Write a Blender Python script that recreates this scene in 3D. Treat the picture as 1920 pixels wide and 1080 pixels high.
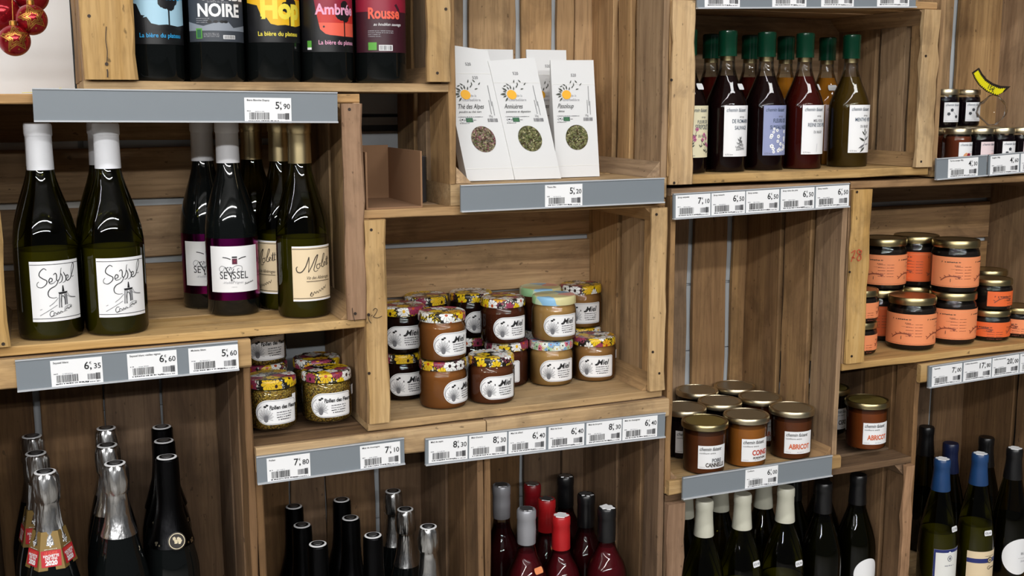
import bpy, bmesh, math, random
from mathutils import Vector, Matrix, noise
for o in list(bpy.data.objects): bpy.data.objects.remove(o)
rnd = random.Random(7)
S = bpy.context.scene
COL = S.collection
R = math.radians
# ------------------------------------------------------------------ camera, world, lamps, exposure
FPX = 2100.0; YAW = R(22.990); PIT = R(9.394); ROL = R(-0.174); CAMY = -1.52
F_ = Vector((math.sin(YAW)*math.cos(PIT), math.cos(YAW)*math.cos(PIT), -math.sin(PIT)))
R0 = Vector((math.cos(YAW), -math.sin(YAW), 0)); U0 = R0.cross(F_)
R_ = R0*math.cos(ROL) + U0*math.sin(ROL); U_ = -R0*math.sin(ROL) + U0*math.cos(ROL)
CP = Vector((0, CAMY, 0))
cd = bpy.data.cameras.new('camera'); cam = bpy.data.objects.new('camera', cd); COL.objects.link(cam)
cam.matrix_world = Matrix(((R_.x, U_.x, -F_.x, CP.x), (R_.y, U_.y, -F_.y, CP.y), (R_.z, U_.z, -F_.z, CP.z), (0, 0, 0, 1)))
cd.lens = FPX/1920*36; cd.sensor_width = 36; cd.clip_start = .02; S.camera = cam
W = bpy.data.worlds.new('world'); S.world = W; W.use_nodes = True
W.node_tree.nodes['Background'].inputs[0].default_value = (.95, .97, 1, 1)
W.node_tree.nodes['Background'].inputs[1].default_value = .065
LAMP_P = 20.4
for y, z, pw, tl in ((-1.75, 1.72, .62, 20), (-4.1, 1.72, 1.45, 58), (-6.5, 1.72, 2.6, 70)):
    for i in range(-4, 2):
        ld = bpy.data.lights.new('tube_light', 'AREA'); ld.shape = 'RECTANGLE'; ld.size = 1.35; ld.size_y = .11
        ld.energy = LAMP_P*pw; ld.color = (1, .995, .985)
        lo = bpy.data.objects.new('tube_light', ld); lo.location = (i*1.5 + .15, y, z); lo.rotation_euler.x = R(tl); COL.objects.link(lo)
S.view_settings.view_transform = 'Standard'; S.view_settings.look = 'None'
S.view_settings.exposure = 0.0; S.view_settings.gamma = 1; S.view_settings.use_curve_mapping = False
try:
    S.cycles.transparent_max_bounces = 24; S.cycles.max_bounces = 8; S.cycles.caustics_reflective = False
    S.cycles.caustics_refractive = False; S.cycles.sample_clamp_indirect = 4
except Exception: pass

def ray(px, py): return F_ + R_*((px-960)/FPX) + U_*((540-py)/FPX)
def at(px, py, Y=0.):                         # the point seen at a pixel, on the vertical plane y = Y
    d = ray(px, py); return CP + d*((Y-CP.y)/d.y)
def onz(px, py, z):                           # the same on the horizontal plane at height z
    d = ray(px, py); return CP + d*((z-CP.z)/d.z)
# ------------------------------------------------------------------ materials
def lin(h):
    if not isinstance(h, str): return (*h, 1)
    c = [int(h[i:i+2], 16)/255 for i in (0, 2, 4)]
    return (*[x/12.92 if x <= .04045 else ((x+.055)/1.055)**2.4 for x in c], 1)
MATS = {}
def flat(name, col, rough=.6, metal=0., spec=.5, coat=0., emit=0.):
    if name in MATS: return MATS[name]
    m = bpy.data.materials.new(name); m.use_nodes = True; b = m.node_tree.nodes['Principled BSDF']
    b.inputs['Base Color'].default_value = lin(col); b.inputs['Roughness'].default_value = rough
    b.inputs['Metallic'].default_value = metal; b.inputs['Specular IOR Level'].default_value = spec
    b.inputs['Coat Weight'].default_value = coat; b.inputs['Coat Roughness'].default_value = .03
    MATS[name] = m; return m
class NT:
    def __init__(s, m): s.t = m.node_tree; s.n = s.t.nodes; s.l = s.t.links
    def new(s, k, **kw):
        x = s.n.new(k)
        for a, b in kw.items(): setattr(x, a, b)
        return x
    def link(s, a, b): s.l.new(a, b)
    def math(s, op, a, b=None, clamp=False):
        x = s.new('ShaderNodeMath', operation=op, use_clamp=clamp)
        for i, v in enumerate((a, b)):
            if v is None: continue
            if isinstance(v, (int, float)): x.inputs[i].default_value = v
            else: s.link(v, x.inputs[i])
        return x.outputs[0]
    def ramp(s, fac, stops, interp='LINEAR'):
        x = s.new('ShaderNodeValToRGB'); x.color_ramp.interpolation = interp; e = x.color_ramp.elements
        while len(e) < len(stops): e.new(.5)
        for i, (p, c) in enumerate(stops): e[i].position = p; e[i].color = lin(c)
        s.link(fac, x.inputs[0]); return x.outputs[0]
    def mix(s, fac, a, b, mode='MIX'):
        x = s.new('ShaderNodeMix', data_type='RGBA', blend_type=mode)
        for i, v in ((0, fac), (6, a), (7, b)):
            if isinstance(v, (int, float)): x.inputs[i].default_value = v
            elif isinstance(v, (tuple, str)): x.inputs[i].default_value = lin(v) if isinstance(v, str) else v
            else: s.link(v, x.inputs[i])
        return x.outputs[2]
def wood(name, axis, dark='624a35', mid='98795a', light='b8966c', grey=.0):
    m = bpy.data.materials.new(name); m.use_nodes = True; n = NT(m); b = n.n['Principled BSDF']
    tc = n.new('ShaderNodeTexCoord'); oi = n.new('ShaderNodeObjectInfo')
    off = n.new('ShaderNodeVectorMath', operation='ADD'); cx = n.new('ShaderNodeCombineXYZ')
    r5 = n.math('MULTIPLY', oi.outputs['Random'], 17.3)
    for i in range(3): n.link(r5, cx.inputs[i])
    n.link(tc.outputs['Object'], off.inputs[0]); n.link(cx.outputs[0], off.inputs[1])
    def mp(a, c):
        x = n.new('ShaderNodeMapping'); x.inputs['Scale'].default_value = [a if i == axis else c for i in range(3)]
        n.link(off.outputs[0], x.inputs[0]); return x.outputs[0]
    def ns(vec, sc, det, rough=.6, dist=0.):
        x = n.new('ShaderNodeTexNoise'); x.inputs['Scale'].default_value = sc; x.inputs['Detail'].default_value = det
        x.inputs['Roughness'].default_value = rough; x.inputs['Distortion'].default_value = dist
        n.link(vec, x.inputs['Vector']); return x.outputs['Fac']
    g = ns(mp(1.6, 20), 1, 5, .6, 1.0); g2 = ns(mp(8, 170), 1, 3, .7)
    st = ns(mp(7, 13), 1, 5, .65, .5); sp = ns(mp(70, 130), 1, 2, .5)
    c = n.ramp(g, [(.22, dark), (.42, mid), (.78, light)])
    c = n.mix(n.math('MULTIPLY', n.ramp(g2, [(.40, 'ffffff'), (.56, '000000')]), .34), c, dark)
    c = n.mix(n.math('MULTIPLY', n.ramp(st, [(.50, '000000'), (.74, 'ffffff')]), .60), c, '4a3a2b')
    c = n.mix(n.math('MULTIPLY', n.ramp(sp, [(.69, '000000'), (.75, 'ffffff')]), .6), c, '3a2c20')
    hs = n.new('ShaderNodeHueSaturation'); n.link(c, hs.inputs['Color'])
    n.link(n.math('ADD', n.math('MULTIPLY', oi.outputs['Random'], .34), .83), hs.inputs['Value'])
    r2 = n.math('FRACT', n.math('MULTIPLY', oi.outputs['Random'], 13.7))
    n.link(n.math('ADD', n.math('MULTIPLY', r2, .25), .88 - grey), hs.inputs['Saturation'])
    n.link(hs.outputs[0], b.inputs['Base Color']); b.inputs['Roughness'].default_value = .78
    b.inputs['Specular IOR Level'].default_value = .25
    bp = n.new('ShaderNodeBump'); bp.inputs['Strength'].default_value = .35; bp.inputs['Distance'].default_value = .002
    n.link(n.math('ADD', g, n.math('MULTIPLY', g2, .6)), bp.inputs['Height']); n.link(bp.outputs[0], b.inputs['Normal'])
    MATS[name] = m; return m
for i, a in enumerate('xyz'):
    wood('wood_'+a, i)
    wood('pale_'+a, i, '6b523b', 'ac8c68', 'cdab80')
    wood('brown_shaded_'+a, i, '483526', '745a42', '8f7152')  # bottom crates' darker brown, with some of their shade mixed into the colour
    wood('batten_'+a, i, '866742', 'b89564', 'd0b183')
    wood('pink_'+a, i, '6d5038', '96755a', 'ab8a6c')
def glass(name, tint, rough=.008, ior=1.48, refl=.9):
    m = bpy.data.materials.new(name); m.use_nodes = True; n = NT(m); n.n.remove(n.n['Principled BSDF'])
    tr = n.new('ShaderNodeBsdfTransparent'); tr.inputs[0].default_value = lin(tint)
    gl = n.new('ShaderNodeBsdfGlossy'); gl.inputs['Roughness'].default_value = rough
    fr = n.new('ShaderNodeFresnel'); fr.inputs[0].default_value = ior
    mx = n.new('ShaderNodeMixShader'); n.link(n.math('MULTIPLY', fr.outputs[0], refl, True), mx.inputs[0])
    n.link(tr.outputs[0], mx.inputs[1]); n.link(gl.outputs[0], mx.inputs[2])
    n.link(mx.outputs[0], n.n['Material Output'].inputs[0]); MATS[name] = m; return m
glass('glass_clear', (.93, .95, .93)); glass('glass_green', (.31, .31, .09)); flat('glass_cap', (.003, .042, .020), .12, 0, .6)
glass('plastic_clear', (.95, .95, .95), .02, 1.14); glass('glass_brown', (.10, .03, .01))
def black_glass(name, col, r=.04): return flat(name, col, r, 0, .55)
black_glass('glass_black', (.004, .005, .005)); black_glass('glass_dark_olive', (.010, .011, .002))
def liquid(name, col, sub=0., rough=.25):
    m = flat(name, col, .7, 0, .0); b = m.node_tree.nodes['Principled BSDF']
    if sub: b.inputs['Subsurface Weight'].default_value = sub; b.inputs['Subsurface Radius'].default_value = (.02, .01, .005); b.inputs['Subsurface Scale'].default_value = .5
    return m
liquid('wine_white', (.34, .31, .05)); liquid('wine_red', (.022, .002, .003)); liquid('wine_pink', (.075, .005, .008)); liquid('wine_dark', (.02, .02, .008))
liquid('syrup_black', (.010, .003, .003)); liquid('syrup_red', (.055, .005, .003)); liquid('syrup_amber', (.065, .036, .006)); liquid('syrup_orange', (.40, .14, .012))
liquid('honey_amber', (.30, .105, .028)); liquid('honey_brown', (.15, .045, .018)); liquid('honey_dark', (.012, .004, .003))
liquid('honey_cream', (.52, .29, .10)); liquid('honey_caramel', (.36, .17, .055)); liquid('honey_chestnut', (.09, .024, .012))
liquid('jam_red', (.13, .028, .010)); liquid('jam_orange', (.46, .15, .025)); liquid('jam_brown', (.16, .045, .015)); liquid('jam_black', (.008, .004, .006)); liquid('jam_rust', (.17, .04, .018))
liquid('tapenade', (.022, .016, .014)); liquid('jam_apricot', (.24, .055, .012))
def foil(name, col, rough, bump=0.):
    m = flat(name, col, rough, 1.0); 
    if bump:
        n = NT(m); t = n.new('ShaderNodeTexNoise'); t.inputs['Scale'].default_value = 90; t.inputs['Detail'].default_value = 3
        tc = n.new('ShaderNodeTexCoord'); mp = n.new('ShaderNodeMapping'); mp.inputs['Scale'].default_value = (1.3, 1.3, .22)
        n.link(tc.outputs['Object'], mp.inputs[0]); n.link(mp.outputs[0], t.inputs[0])
        b = n.new('ShaderNodeBump'); b.inputs['Strength'].default_value = bump; b.inputs['Distance'].default_value = .004
        n.link(t.outputs['Fac'], b.inputs['Height']); n.link(b.outputs[0], n.n['Principled BSDF'].inputs['Normal'])
    return m
foil('foil_silver', (.66, .66, .66), .24, .45); foil('foil_silver_smooth', (.60, .60, .60), .33, .15); foil('foil_matte_silver', (.50, .50, .51), .45)
foil('foil_black', (.012, .012, .013), .35, .25); foil('foil_gold', (.62, .50, .28), .33); foil('lid_gold', (.46, .38, .20), .30); foil('lid_gold_pale', (.60, .52, .36), .32)
flat('lid_top_gold', (.25, .19, .05), .42, .6); flat('lid_top_pale', (.26, .20, .12), .42, .6); flat('lid_inner', (.12, .10, .05), .3, .8)
foil('foil_purple', (.25, .01, .16), .22)
flat('cap_white', 'e9eaee', .45); flat('cap_cream', 'd4d2c0', .42); flat('cap_red', 'b01c20', .35); flat('cap_dark_red', '7a1018', .35)
flat('cap_black', '101012', .32); flat('cap_blue', '1c3f6c', .35); flat('cap_navy', '141f42', .35); flat('cap_grey', '9b9ba0', .38, .3)
flat('paper', 'f1f1f2', .55); flat('paper_warm', 'ecebe6', .6); flat('cream', 'e9d3ae', .6); flat('ink', '17171a', .6); flat('ink_grey', '6e6e72', .7); flat('ink_soft', 'a3a3a8', .7)
flat('ink_blue', '394a5e', .6); flat('ink_red', 'c2412b', .6); flat('ink_brown', '3c3128', .6); flat('ink_purple', '5b2038', .6); flat('ink_orange', 'd7683a', .6)
flat('rail_grey', '7c8389', .38); flat('rail_lip', 'b9bcc0', .3); flat('white_board', 'e4e3e2', .5); flat('wall_paint', 'b4b7ba', .5); flat('wall_panel', 'b4b9bd', .45)
flat('label_black', '141416', .4); flat('beer_blue', '3fa2cf', .45); flat('beer_pale', 'a9cfe2', .45); flat('beer_yellow', 'e9b51d', .45); flat('beer_orange', 'cf5f1c', .45)
flat('beer_red', 'c5322a', .45); flat('beer_crimson', '8f1c33', .45); flat('beer_maroon', '3a1420', .45); flat('pink_ink', 'e9a5c4', .45); flat('yellow_ink', 'eedb4a', .45)
flat('cyan_ink', '2f9fd8', .45); flat('rose_ink', 'e8604a', .45); flat('green_mark', '58a13a', .5); flat('leaf_green', '2e6048', .5); flat('mist', '8d949e', .5)
flat('slate', '3b4048', .5)
flat('label_lilac', '8f97bd', .55); flat('label_yellowish', 'e9e0bd', .55); flat('label_pinkish', 'ecd6d8', .55); flat('label_orange', 'ef9260', .6); flat('label_deep_orange', 'e9682f', .6)
flat('gold_paper', '8f7440', .4, .3); flat('tag_red', 'c0202c', .5); flat('orange_dot', 'f0b02a', .6); flat('peach', 'e0a070', .6)
flat('card_board', '8d6a4c', .85); flat('tin_grey', '55565a', .35, .5); flat('nail', '3a2f28', .5, .5); flat('sign_yellow', 'e6dc10', .5); flat('sign_black', '201712', .5)
flat('ball_red', (.28, .008, .014), .16, .6); flat('ball_gold', (.50, .24, .05), .3, .9); flat('floor_tile', '8c8882', .35); flat('ceiling_paint', 'd8d8d6', .8)
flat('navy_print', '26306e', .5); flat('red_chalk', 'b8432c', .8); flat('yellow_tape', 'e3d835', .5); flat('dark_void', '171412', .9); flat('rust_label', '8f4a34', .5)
flat('petal_white', 'f4f4f8', .6); flat('berry_pink', 'c06a92', .6); flat('leaf_ink', '40443c', .6)
flat('pouch_paper', 'dcdcdc', .6)
# flowered lids (planar flowers of round petals)
def floral(name, pal, seed, dark='141312', scale=50):
    m = bpy.data.materials.new(name); m.use_nodes = True; n = NT(m); b = n.n['Principled BSDF']
    uv = n.new('ShaderNodeUVMap'); ad = n.new('ShaderNodeVectorMath', operation='ADD'); n.link(uv.outputs[0], ad.inputs[0])
    ad.inputs[1].default_value = (seed, seed*.7, 0)
    v = n.new('ShaderNodeTexVoronoi', voronoi_dimensions='2D'); v.inputs['Scale'].default_value = scale; v.inputs['Randomness'].default_value = .75
    n.link(ad.outputs[0], v.inputs['Vector'])
    sub = n.new('ShaderNodeVectorMath', operation='SUBTRACT'); n.link(ad.outputs[0], sub.inputs[0]); n.link(v.outputs['Position'], sub.inputs[1])
    sx = n.new('ShaderNodeSeparateXYZ'); n.link(sub.outputs[0], sx.inputs[0])
    ang = n.math('ARCTAN2', sx.outputs[1], sx.outputs[0]); d = v.outputs['Distance']
    cs = n.new('ShaderNodeSeparateColor'); n.link(v.outputs['Color'], cs.inputs[0])
    pet = n.math('ABSOLUTE', n.math('SINE', n.math('ADD', n.math('MULTIPLY', ang, 4.5), n.math('MULTIPLY', cs.outputs[1], 6))))
    rad = n.math('ADD', n.math('MULTIPLY', pet, .16), .40)
    inside = n.math('LESS_THAN', d, rad)
    line = n.math('MULTIPLY', n.math('LESS_THAN', pet, .22), n.math('GREATER_THAN', d, .18))
    core = n.math('LESS_THAN', d, .13)
    k = len(pal); colr = n.ramp(cs.outputs[0], [(i/k, c) for i, c in enumerate(pal)], 'CONSTANT')
    corec = n.ramp(cs.outputs[2], [(0, 'b04a1a'), (.5, 'e0b020'), (.75, '301a1a')], 'CONSTANT')
    v2 = n.new('ShaderNodeTexVoronoi', voronoi_dimensions='2D', feature='DISTANCE_TO_EDGE'); v2.inputs['Scale'].default_value = scale*4
    n.link(ad.outputs[0], v2.inputs['Vector'])
    bg = n.mix(n.math('GREATER_THAN', v2.outputs['Distance'], .16), dark, n.ramp(cs.outputs[1], [(0, 'd9d6cc'), (.3, 'd0b52a'), (.5, '2a2622'), (.85, '8c4558')], 'CONSTANT'))
    c = n.mix(inside, bg, colr); c = n.mix(n.math('MULTIPLY', line, .75), c, dark); c = n.mix(core, c, corec)
    n.link(c, b.inputs['Base Color']); b.inputs['Roughness'].default_value = .28; MATS[name] = m
P1 = ['e8e6e0', 'e6c21f', '9c3f5a', 'e9e9e6', 'dca326', 'efefec']
P2 = ['e6c21f', 'e8e6e0', 'dcb428', '8e3450', 'e9e9e6']
for i, (p, s) in enumerate(((P1, .31), (P2, 1.13), (P1, 2.71), (P2, 3.37), (P1[::-1], 4.9), (P2[::-1], 5.7))): floral('floral_%d' % i, p, s)
floral('floral_pastel', ['dfe6df', '6fa0d0', 'd0607c', 'e8ece8', '9fc79a'], 7.7, 'cfd8cc', 95)
def pastel(name):
    m = bpy.data.materials.new(name); m.use_nodes = True; n = NT(m); b = n.n['Principled BSDF']
    uv = n.new('ShaderNodeUVMap'); v = n.new('ShaderNodeTexVoronoi', voronoi_dimensions='2D'); v.inputs['Scale'].default_value = 34
    n.link(uv.outputs[0], v.inputs['Vector']); cs = n.new('ShaderNodeSeparateColor'); n.link(v.outputs['Color'], cs.inputs[0])
    n.link(n.ramp(cs.outputs[0], [(0, '8fbfe0'), (.25, 'cfe0c0'), (.45, 'd6cf9a'), (.62, '9fd09a'), (.8, 'd99a90'), (.92, 'b0d0e6')], 'CONSTANT'), b.inputs['Base Color'])
    b.inputs['Roughness'].default_value = .3; MATS[name] = m
pastel('lid_pastel')
def granules(name, stops, scale, dist=.0015):
    m = bpy.data.materials.new(name); m.use_nodes = True; n = NT(m); b = n.n['Principled BSDF']
    tc = n.new('ShaderNodeTexCoord'); v = n.new('ShaderNodeTexVoronoi'); v.inputs['Scale'].default_value = scale; n.link(tc.outputs['Object'], v.inputs['Vector'])
    cs = n.new('ShaderNodeSeparateColor'); n.link(v.outputs['Color'], cs.inputs[0])
    c = n.ramp(cs.outputs[0], stops); c = n.mix(n.ramp(v.outputs['Distance'], [(.35, '000000'), (.8, 'ffffff')]), c, '3c2c0c')
    n.link(c, b.inputs['Base Color']); bp = n.new('ShaderNodeBump'); bp.inputs['Distance'].default_value = dist
    n.link(n.math('SUBTRACT', 1, v.outputs['Distance']), bp.inputs['Height']); n.link(bp.outputs[0], b.inputs['Normal']); MATS[name] = m
granules('pollen', [(0, '7a5a18'), (.3, 'b08c2a'), (.6, 'c9a63e'), (.85, 'a06a24'), (1, 'd8c060')], 420)
granules('herbs', [(0, '3a4022'), (.4, '66683a'), (.7, '8c8a5c'), (1, '4a5030')], 300)
granules('herbs_rose', [(0, '4c4638'), (.35, '8c8468'), (.65, '7a4450'), (1, 'b0a88c')], 300)
# ------------------------------------------------------------------ mesh helpers
CACHE = {}
def mk(name, v, f, mats, mi=None, smooth=False, sharp=None, uv=None):
    me = bpy.data.meshes.new(name); me.from_pydata([tuple(p) for p in v], [], f)
    for m in mats: me.materials.append(MATS[m])
    if mi: me.polygons.foreach_set('material_index', mi)
    if uv:
        l = me.uv_layers.new(name='UVMap')
        for lp in me.loops: l.data[lp.index].uv = uv[lp.vertex_index]
    me.polygons.foreach_set('use_smooth', [smooth]*len(f))
    if sharp: me.set_sharp_from_angle(angle=R(sharp))
    me.update(); return me
def part(name, me, parent=None, loc=None, rot=None):
    o = bpy.data.objects.new(name, me); COL.objects.link(o)
    if parent: o.parent = parent
    if loc: o.location = loc
    if rot: o.rotation_euler = rot
    return o
def tag(o, label, cat, group=None, kind=None):
    o['label'] = label; o['category'] = cat
    if group: o['group'] = group
    if kind: o['kind'] = kind
    return o
def thing(name, label, cat, loc, rz=0, group=None, rx=0, ry=0):
    o = bpy.data.objects.new(name, None); COL.objects.link(o); o.location = loc; o.rotation_euler = (rx, ry, rz); o.empty_display_size = .02
    return tag(o, label, cat, group)
def lathe_me(name, prof, mat, seg=40, sharp=35, crinkle=None, key=None):
    key = key or ('lathe', name, tuple(prof), mat, seg, crinkle)
    if key in CACHE: return CACHE[key]
    v, f, uv = [], [], []
    zt = max(p[1] for p in prof)
    for r, z in prof:
        for k in range(seg):
            a = 2*math.pi*k/seg; rr = r
            if crinkle and r > .003:
                z0, z1, amp = crinkle
                if z0 <= z <= z1: rr = r*(1 + amp*noise.noise((math.cos(a)*2.6, math.sin(a)*2.6, z*60)) + amp*.5*math.sin(a*6 + z*90))
            v.append((rr*math.cos(a), rr*math.sin(a), z)); ru = r + (zt - z)*.9
            uv.append((ru*math.cos(a), ru*math.sin(a)))
    n = len(prof)
    for i in range(n-1):
        for k in range(seg):
            a, b = i*seg+k, i*seg+(k+1) % seg; f.append((a, b, b+seg, a+seg))
    if prof[0][0] > 1e-5: f.append(tuple(range(seg-1, -1, -1)))
    if prof[-1][0] > 1e-5: f.append(tuple((n-1)*seg+k for k in range(seg)))
    me = mk(name, v, f, [mat], smooth=True, sharp=sharp, uv=uv); CACHE[key] = me; return me
def scl(prof, s, sz=None): return [(r*s, z*(sz or 1)) for r, z in prof]
def box_vf(x0, x1, y0, y1, z0, z1, v, f):
    b = len(v); v += [(x0, y0, z0), (x1, y0, z0), (x1, y1, z0), (x0, y1, z0), (x0, y0, z1), (x1, y0, z1), (x1, y1, z1), (x0, y1, z1)]
    f += [tuple(b+i for i in q) for q in ((0, 3, 2, 1), (4, 5, 6, 7), (0, 1, 5, 4), (1, 2, 6, 5), (2, 3, 7, 6), (3, 0, 4, 7))]
def box_me(name, x0, x1, y0, y1, z0, z1, mat):
    v, f = [], []; box_vf(x0, x1, y0, y1, z0, z1, v, f); return mk(name, v, f, [mat])
def plank_me(name, A, B, axis, mat, ch=.0012, n=7, jit=.0008):
    """board from cross-section rectangle A (at start) to B (at end) along axis; A/B = (pos, u0, u1, w0, w1)"""
    oth = [i for i in range(3) if i != axis]; v, f = [], []
    for i in range(n+1):
        t = i/n; L = [A[k]+(B[k]-A[k])*t for k in range(5)]
        j = [rnd.uniform(-jit, jit) for _ in range(4)]
        u0, u1, w0, w1 = L[1]+j[0], L[2]+j[1], L[3]+j[2]*.6, L[4]+j[3]*.6; c = ch*rnd.uniform(.4, 1.8); p0 = L[0]
        if i == 0: p0 += rnd.uniform(-jit, jit)
        for (u, w) in ((u0+c, w0), (u1-c, w0), (u1, w0+c), (u1, w1-c), (u1-c, w1), (u0+c, w1), (u0, w1-c), (u0, w0+c)):
            q = [0, 0, 0]; q[axis] = p0; q[oth[0]] = u; q[oth[1]] = w; v.append(q)
    for i in range(n):
        for k in range(8):
            a, b = i*8+k, i*8+(k+1) % 8; f.append((a, b, b+8, a+8))
    f.append(tuple(range(7, -1, -1))); f.append(tuple(n*8+k for k in range(8)))
    if axis == 1: f = [q[::-1] for q in f]
    return mk(name, v, f, [mat])
# ------------------------------------------------------------------ printed matter as thin geometry
TXT = {}
def text_vf(s, bold=0., shear=0.):
    k = (s, bold, shear)
    if k in TXT: return TXT[k]
    c = bpy.data.curves.new('t', 'FONT'); c.body = s; c.size = 1; c.shear = shear; c.offset = bold; c.resolution_u = 3; c.fill_mode = 'FRONT'
    o = bpy.data.objects.new('t', c); COL.objects.link(o); dg = bpy.context.evaluated_depsgraph_get()
    me = bpy.data.meshes.new_from_object(o.evaluated_get(dg)); v = [(p.co.x, p.co.y) for p in me.vertices]; f = [tuple(p.vertices) for p in me.polygons]
    # the front faces up
    g = []
    for q in f:
        a = sum(v[q[i]][0]*v[q[(i+1) % len(q)]][1]-v[q[(i+1) % len(q)]][0]*v[q[i]][1] for i in range(len(q)))
        g.append(q if a > 0 else q[::-1])
    bpy.data.objects.remove(o); bpy.data.curves.remove(c); bpy.data.meshes.remove(me)
    w = max((p[0] for p in v), default=0); TXT[k] = (v, g, w); return TXT[k]
class Pr:
    def __init__(s): s.v = []; s.f = []; s.m = []; s.o = []; s.mats = []; s.lay = 0
    def add(s, v, f, mat, layer=None):
        if mat not in s.mats: s.mats.append(mat)
        mi = s.mats.index(mat); b = len(s.v); s.v += list(v); s.lay += 1; L = s.lay if layer is None else layer
        s.o += [L]*len(v); s.f += [tuple(b+i for i in q) for q in f]; s.m += [mi]*len(f); return s
    def text(s, t, x, y, size, mat='ink', al='L', bold=0., shear=0., xs=1., rot=0., vs=1.):
        v, f, w = text_vf(t, bold, shear); w *= size*xs
        ox = {'L': 0, 'C': -w/2, 'R': -w}[al]; c, n = math.cos(rot), math.sin(rot); q = []
        for a, b in v:
            X, Y = a*size*xs+ox, b*size*vs; q.append((x+X*c-Y*n, y+X*n+Y*c))
        return s.add(q, f, mat, 3)
    def rect(s, x0, y0, x1, y1, mat='ink', layer=None):
        n = max(1, int(abs(x1-x0)/.004)); v = []; f = []
        for i in range(n+1):
            x = x0+(x1-x0)*i/n; v += [(x, y0), (x, y1)]
        for i in range(n): f.append((2*i, 2*i+2, 2*i+3, 2*i+1))
        return s.add(v, f, mat, layer)
    def rects(s, L, mat, layer=2):
        v = []; f = []
        for x0, y0, x1, y1 in L:
            b = len(v); v += [(x0, y0), (x1, y0), (x1, y1), (x0, y1)]; f.append((b, b+1, b+2, b+3))
        return s.add(v, f, mat, layer) if v else s
    def disc(s, x, y, r, mat, ry=None, n=20, layer=None, a0=0):
        ry = ry or r; v = [(x, y)]+[(x+r*math.cos(2*math.pi*i/n+a0), y+ry*math.sin(2*math.pi*i/n+a0)) for i in range(n)]
        return s.add(v, [(0, 1+i, 1+(i+1) % n) for i in range(n)], mat, layer)
    def fan(s, pts, mat, layer=None):
        cx = sum(p[0] for p in pts)/len(pts); cy = sum(p[1] for p in pts)/len(pts); n = len(pts)
        a = sum(pts[i][0]*pts[(i+1) % n][1]-pts[(i+1) % n][0]*pts[i][1] for i in range(n))
        if a < 0: pts = pts[::-1]
        return s.add([(cx, cy)]+list(pts), [(0, 1+i, 1+(i+1) % n) for i in range(n)], mat, layer)
    def under(s, pts, y0, mat, layer=None):          # filled profile: top line pts down to y0
        v = []; f = []
        for x, y in pts: v += [(x, y0), (x, y)]
        for i in range(len(pts)-1): f.append((2*i, 2*i+2, 2*i+3, 2*i+1))
        return s.add(v, f, mat, layer)
    def stroke(s, pts, w, mat='ink', smooth=True, layer=3, taper=False):
        P = [Vector(p) for p in pts]
        if smooth and len(P) > 2:
            q = []; E = [P[0]]+P+[P[-1]]
            for i in range(1, len(E)-2):
                for k in range(4):
                    t = k/4; a, b, c, d = E[i-1:i+3]
                    q.append(.5*((2*b)+(c-a)*t+(2*a-5*b+4*c-d)*t*t+(-a+3*b-3*c+d)*t**3))
            q.append(P[-1]); P = q
        v = []; n = len(P)
        for i in range(n):
            d = (P[min(i+1, n-1)]-P[max(i-1, 0)]); d = d.normalized() if d.length > 1e-9 else Vector((1, 0))
            ww = w*(.45+.55*abs(math.sin(3.1*i/n+.4))) if taper else w; m = Vector((-d.y, d.x))*ww/2; v += [P[i]-m, P[i]+m]
        return s.add([tuple(p) for p in v], [(2*i, 2*i+2, 2*i+3, 2*i+1) for i in range(n-1)], mat, layer)
    def bars(s, x0, y0, x1, y1, mat='ink', seed=1, dens=.5):
        r = random.Random(seed); x = x0; L = []
        while x < x1:
            w = (x1-x0)*r.choice((.012, .02, .03, .035)); L.append((x, y0, min(x+w, x1), y1)); x += w+(x1-x0)*r.choice((.012, .02, .03))
        return s.rects(L, mat)
    def dashes(s, x0, x1, y, h, mat='ink_grey', seed=1, al='L'):
        r = random.Random(seed); x = x0; L = []
        while x < x1:
            w = r.uniform(.6, 2.4)*h; L.append((x, y-h*r.uniform(.35, .5), min(x+w, x1), y+h*r.uniform(.2, .5))); x += w+h*r.choice((.3, .35, .9))
        return s.rects(L, mat)
    def scrawl(s, x0, x1, y, h, w, mat='ink', seed=1, slope=0.):   # an illegible handwritten line
        r = random.Random(seed); pts = []; n = max(3, int((x1-x0)/(h*.45)))
        for i in range(n+1):
            x = x0+(x1-x0)*i/n; pts.append((x, y+slope*(x-x0)+(h*r.uniform(.5, 1) if i % 2 else -h*r.uniform(0, .25))))
        return s.stroke(pts, w, mat)
    def build(s, name, parent, rad=None, key=None, lift=.00025, dz=0.):
        k = ('pr', key) if key else None
        if k and k in CACHE: return part(name, CACHE[k], parent)
        me = mk(name, [(x, lift+L*.0001, y) for (x, y), L in zip(s.v, s.o)], s.f, s.mats, s.m)
        if rad and s.v:
            bm = bmesh.new(); bm.from_mesh(me)
            for _ in range(5):
                e = [e for e in bm.edges if abs(e.verts[0].co.x-e.verts[1].co.x) > .0034]
                if not e: break
                bmesh.ops.subdivide_edges(bm, edges=e, cuts=1)
            bmesh.ops.triangulate(bm, faces=[q for q in bm.faces if len(q.verts) > 4])
            bm.to_mesh(me); bm.free()
        for q in me.vertices:
            x, o, y = q.co
            if rad: a = x/rad; q.co = ((rad+o)*math.sin(a), -(rad+o)*math.cos(a), y+dz)
            else: q.co = (x, -o, y+dz)
        if k: CACHE[k] = me
        return part(name, me, parent)
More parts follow.
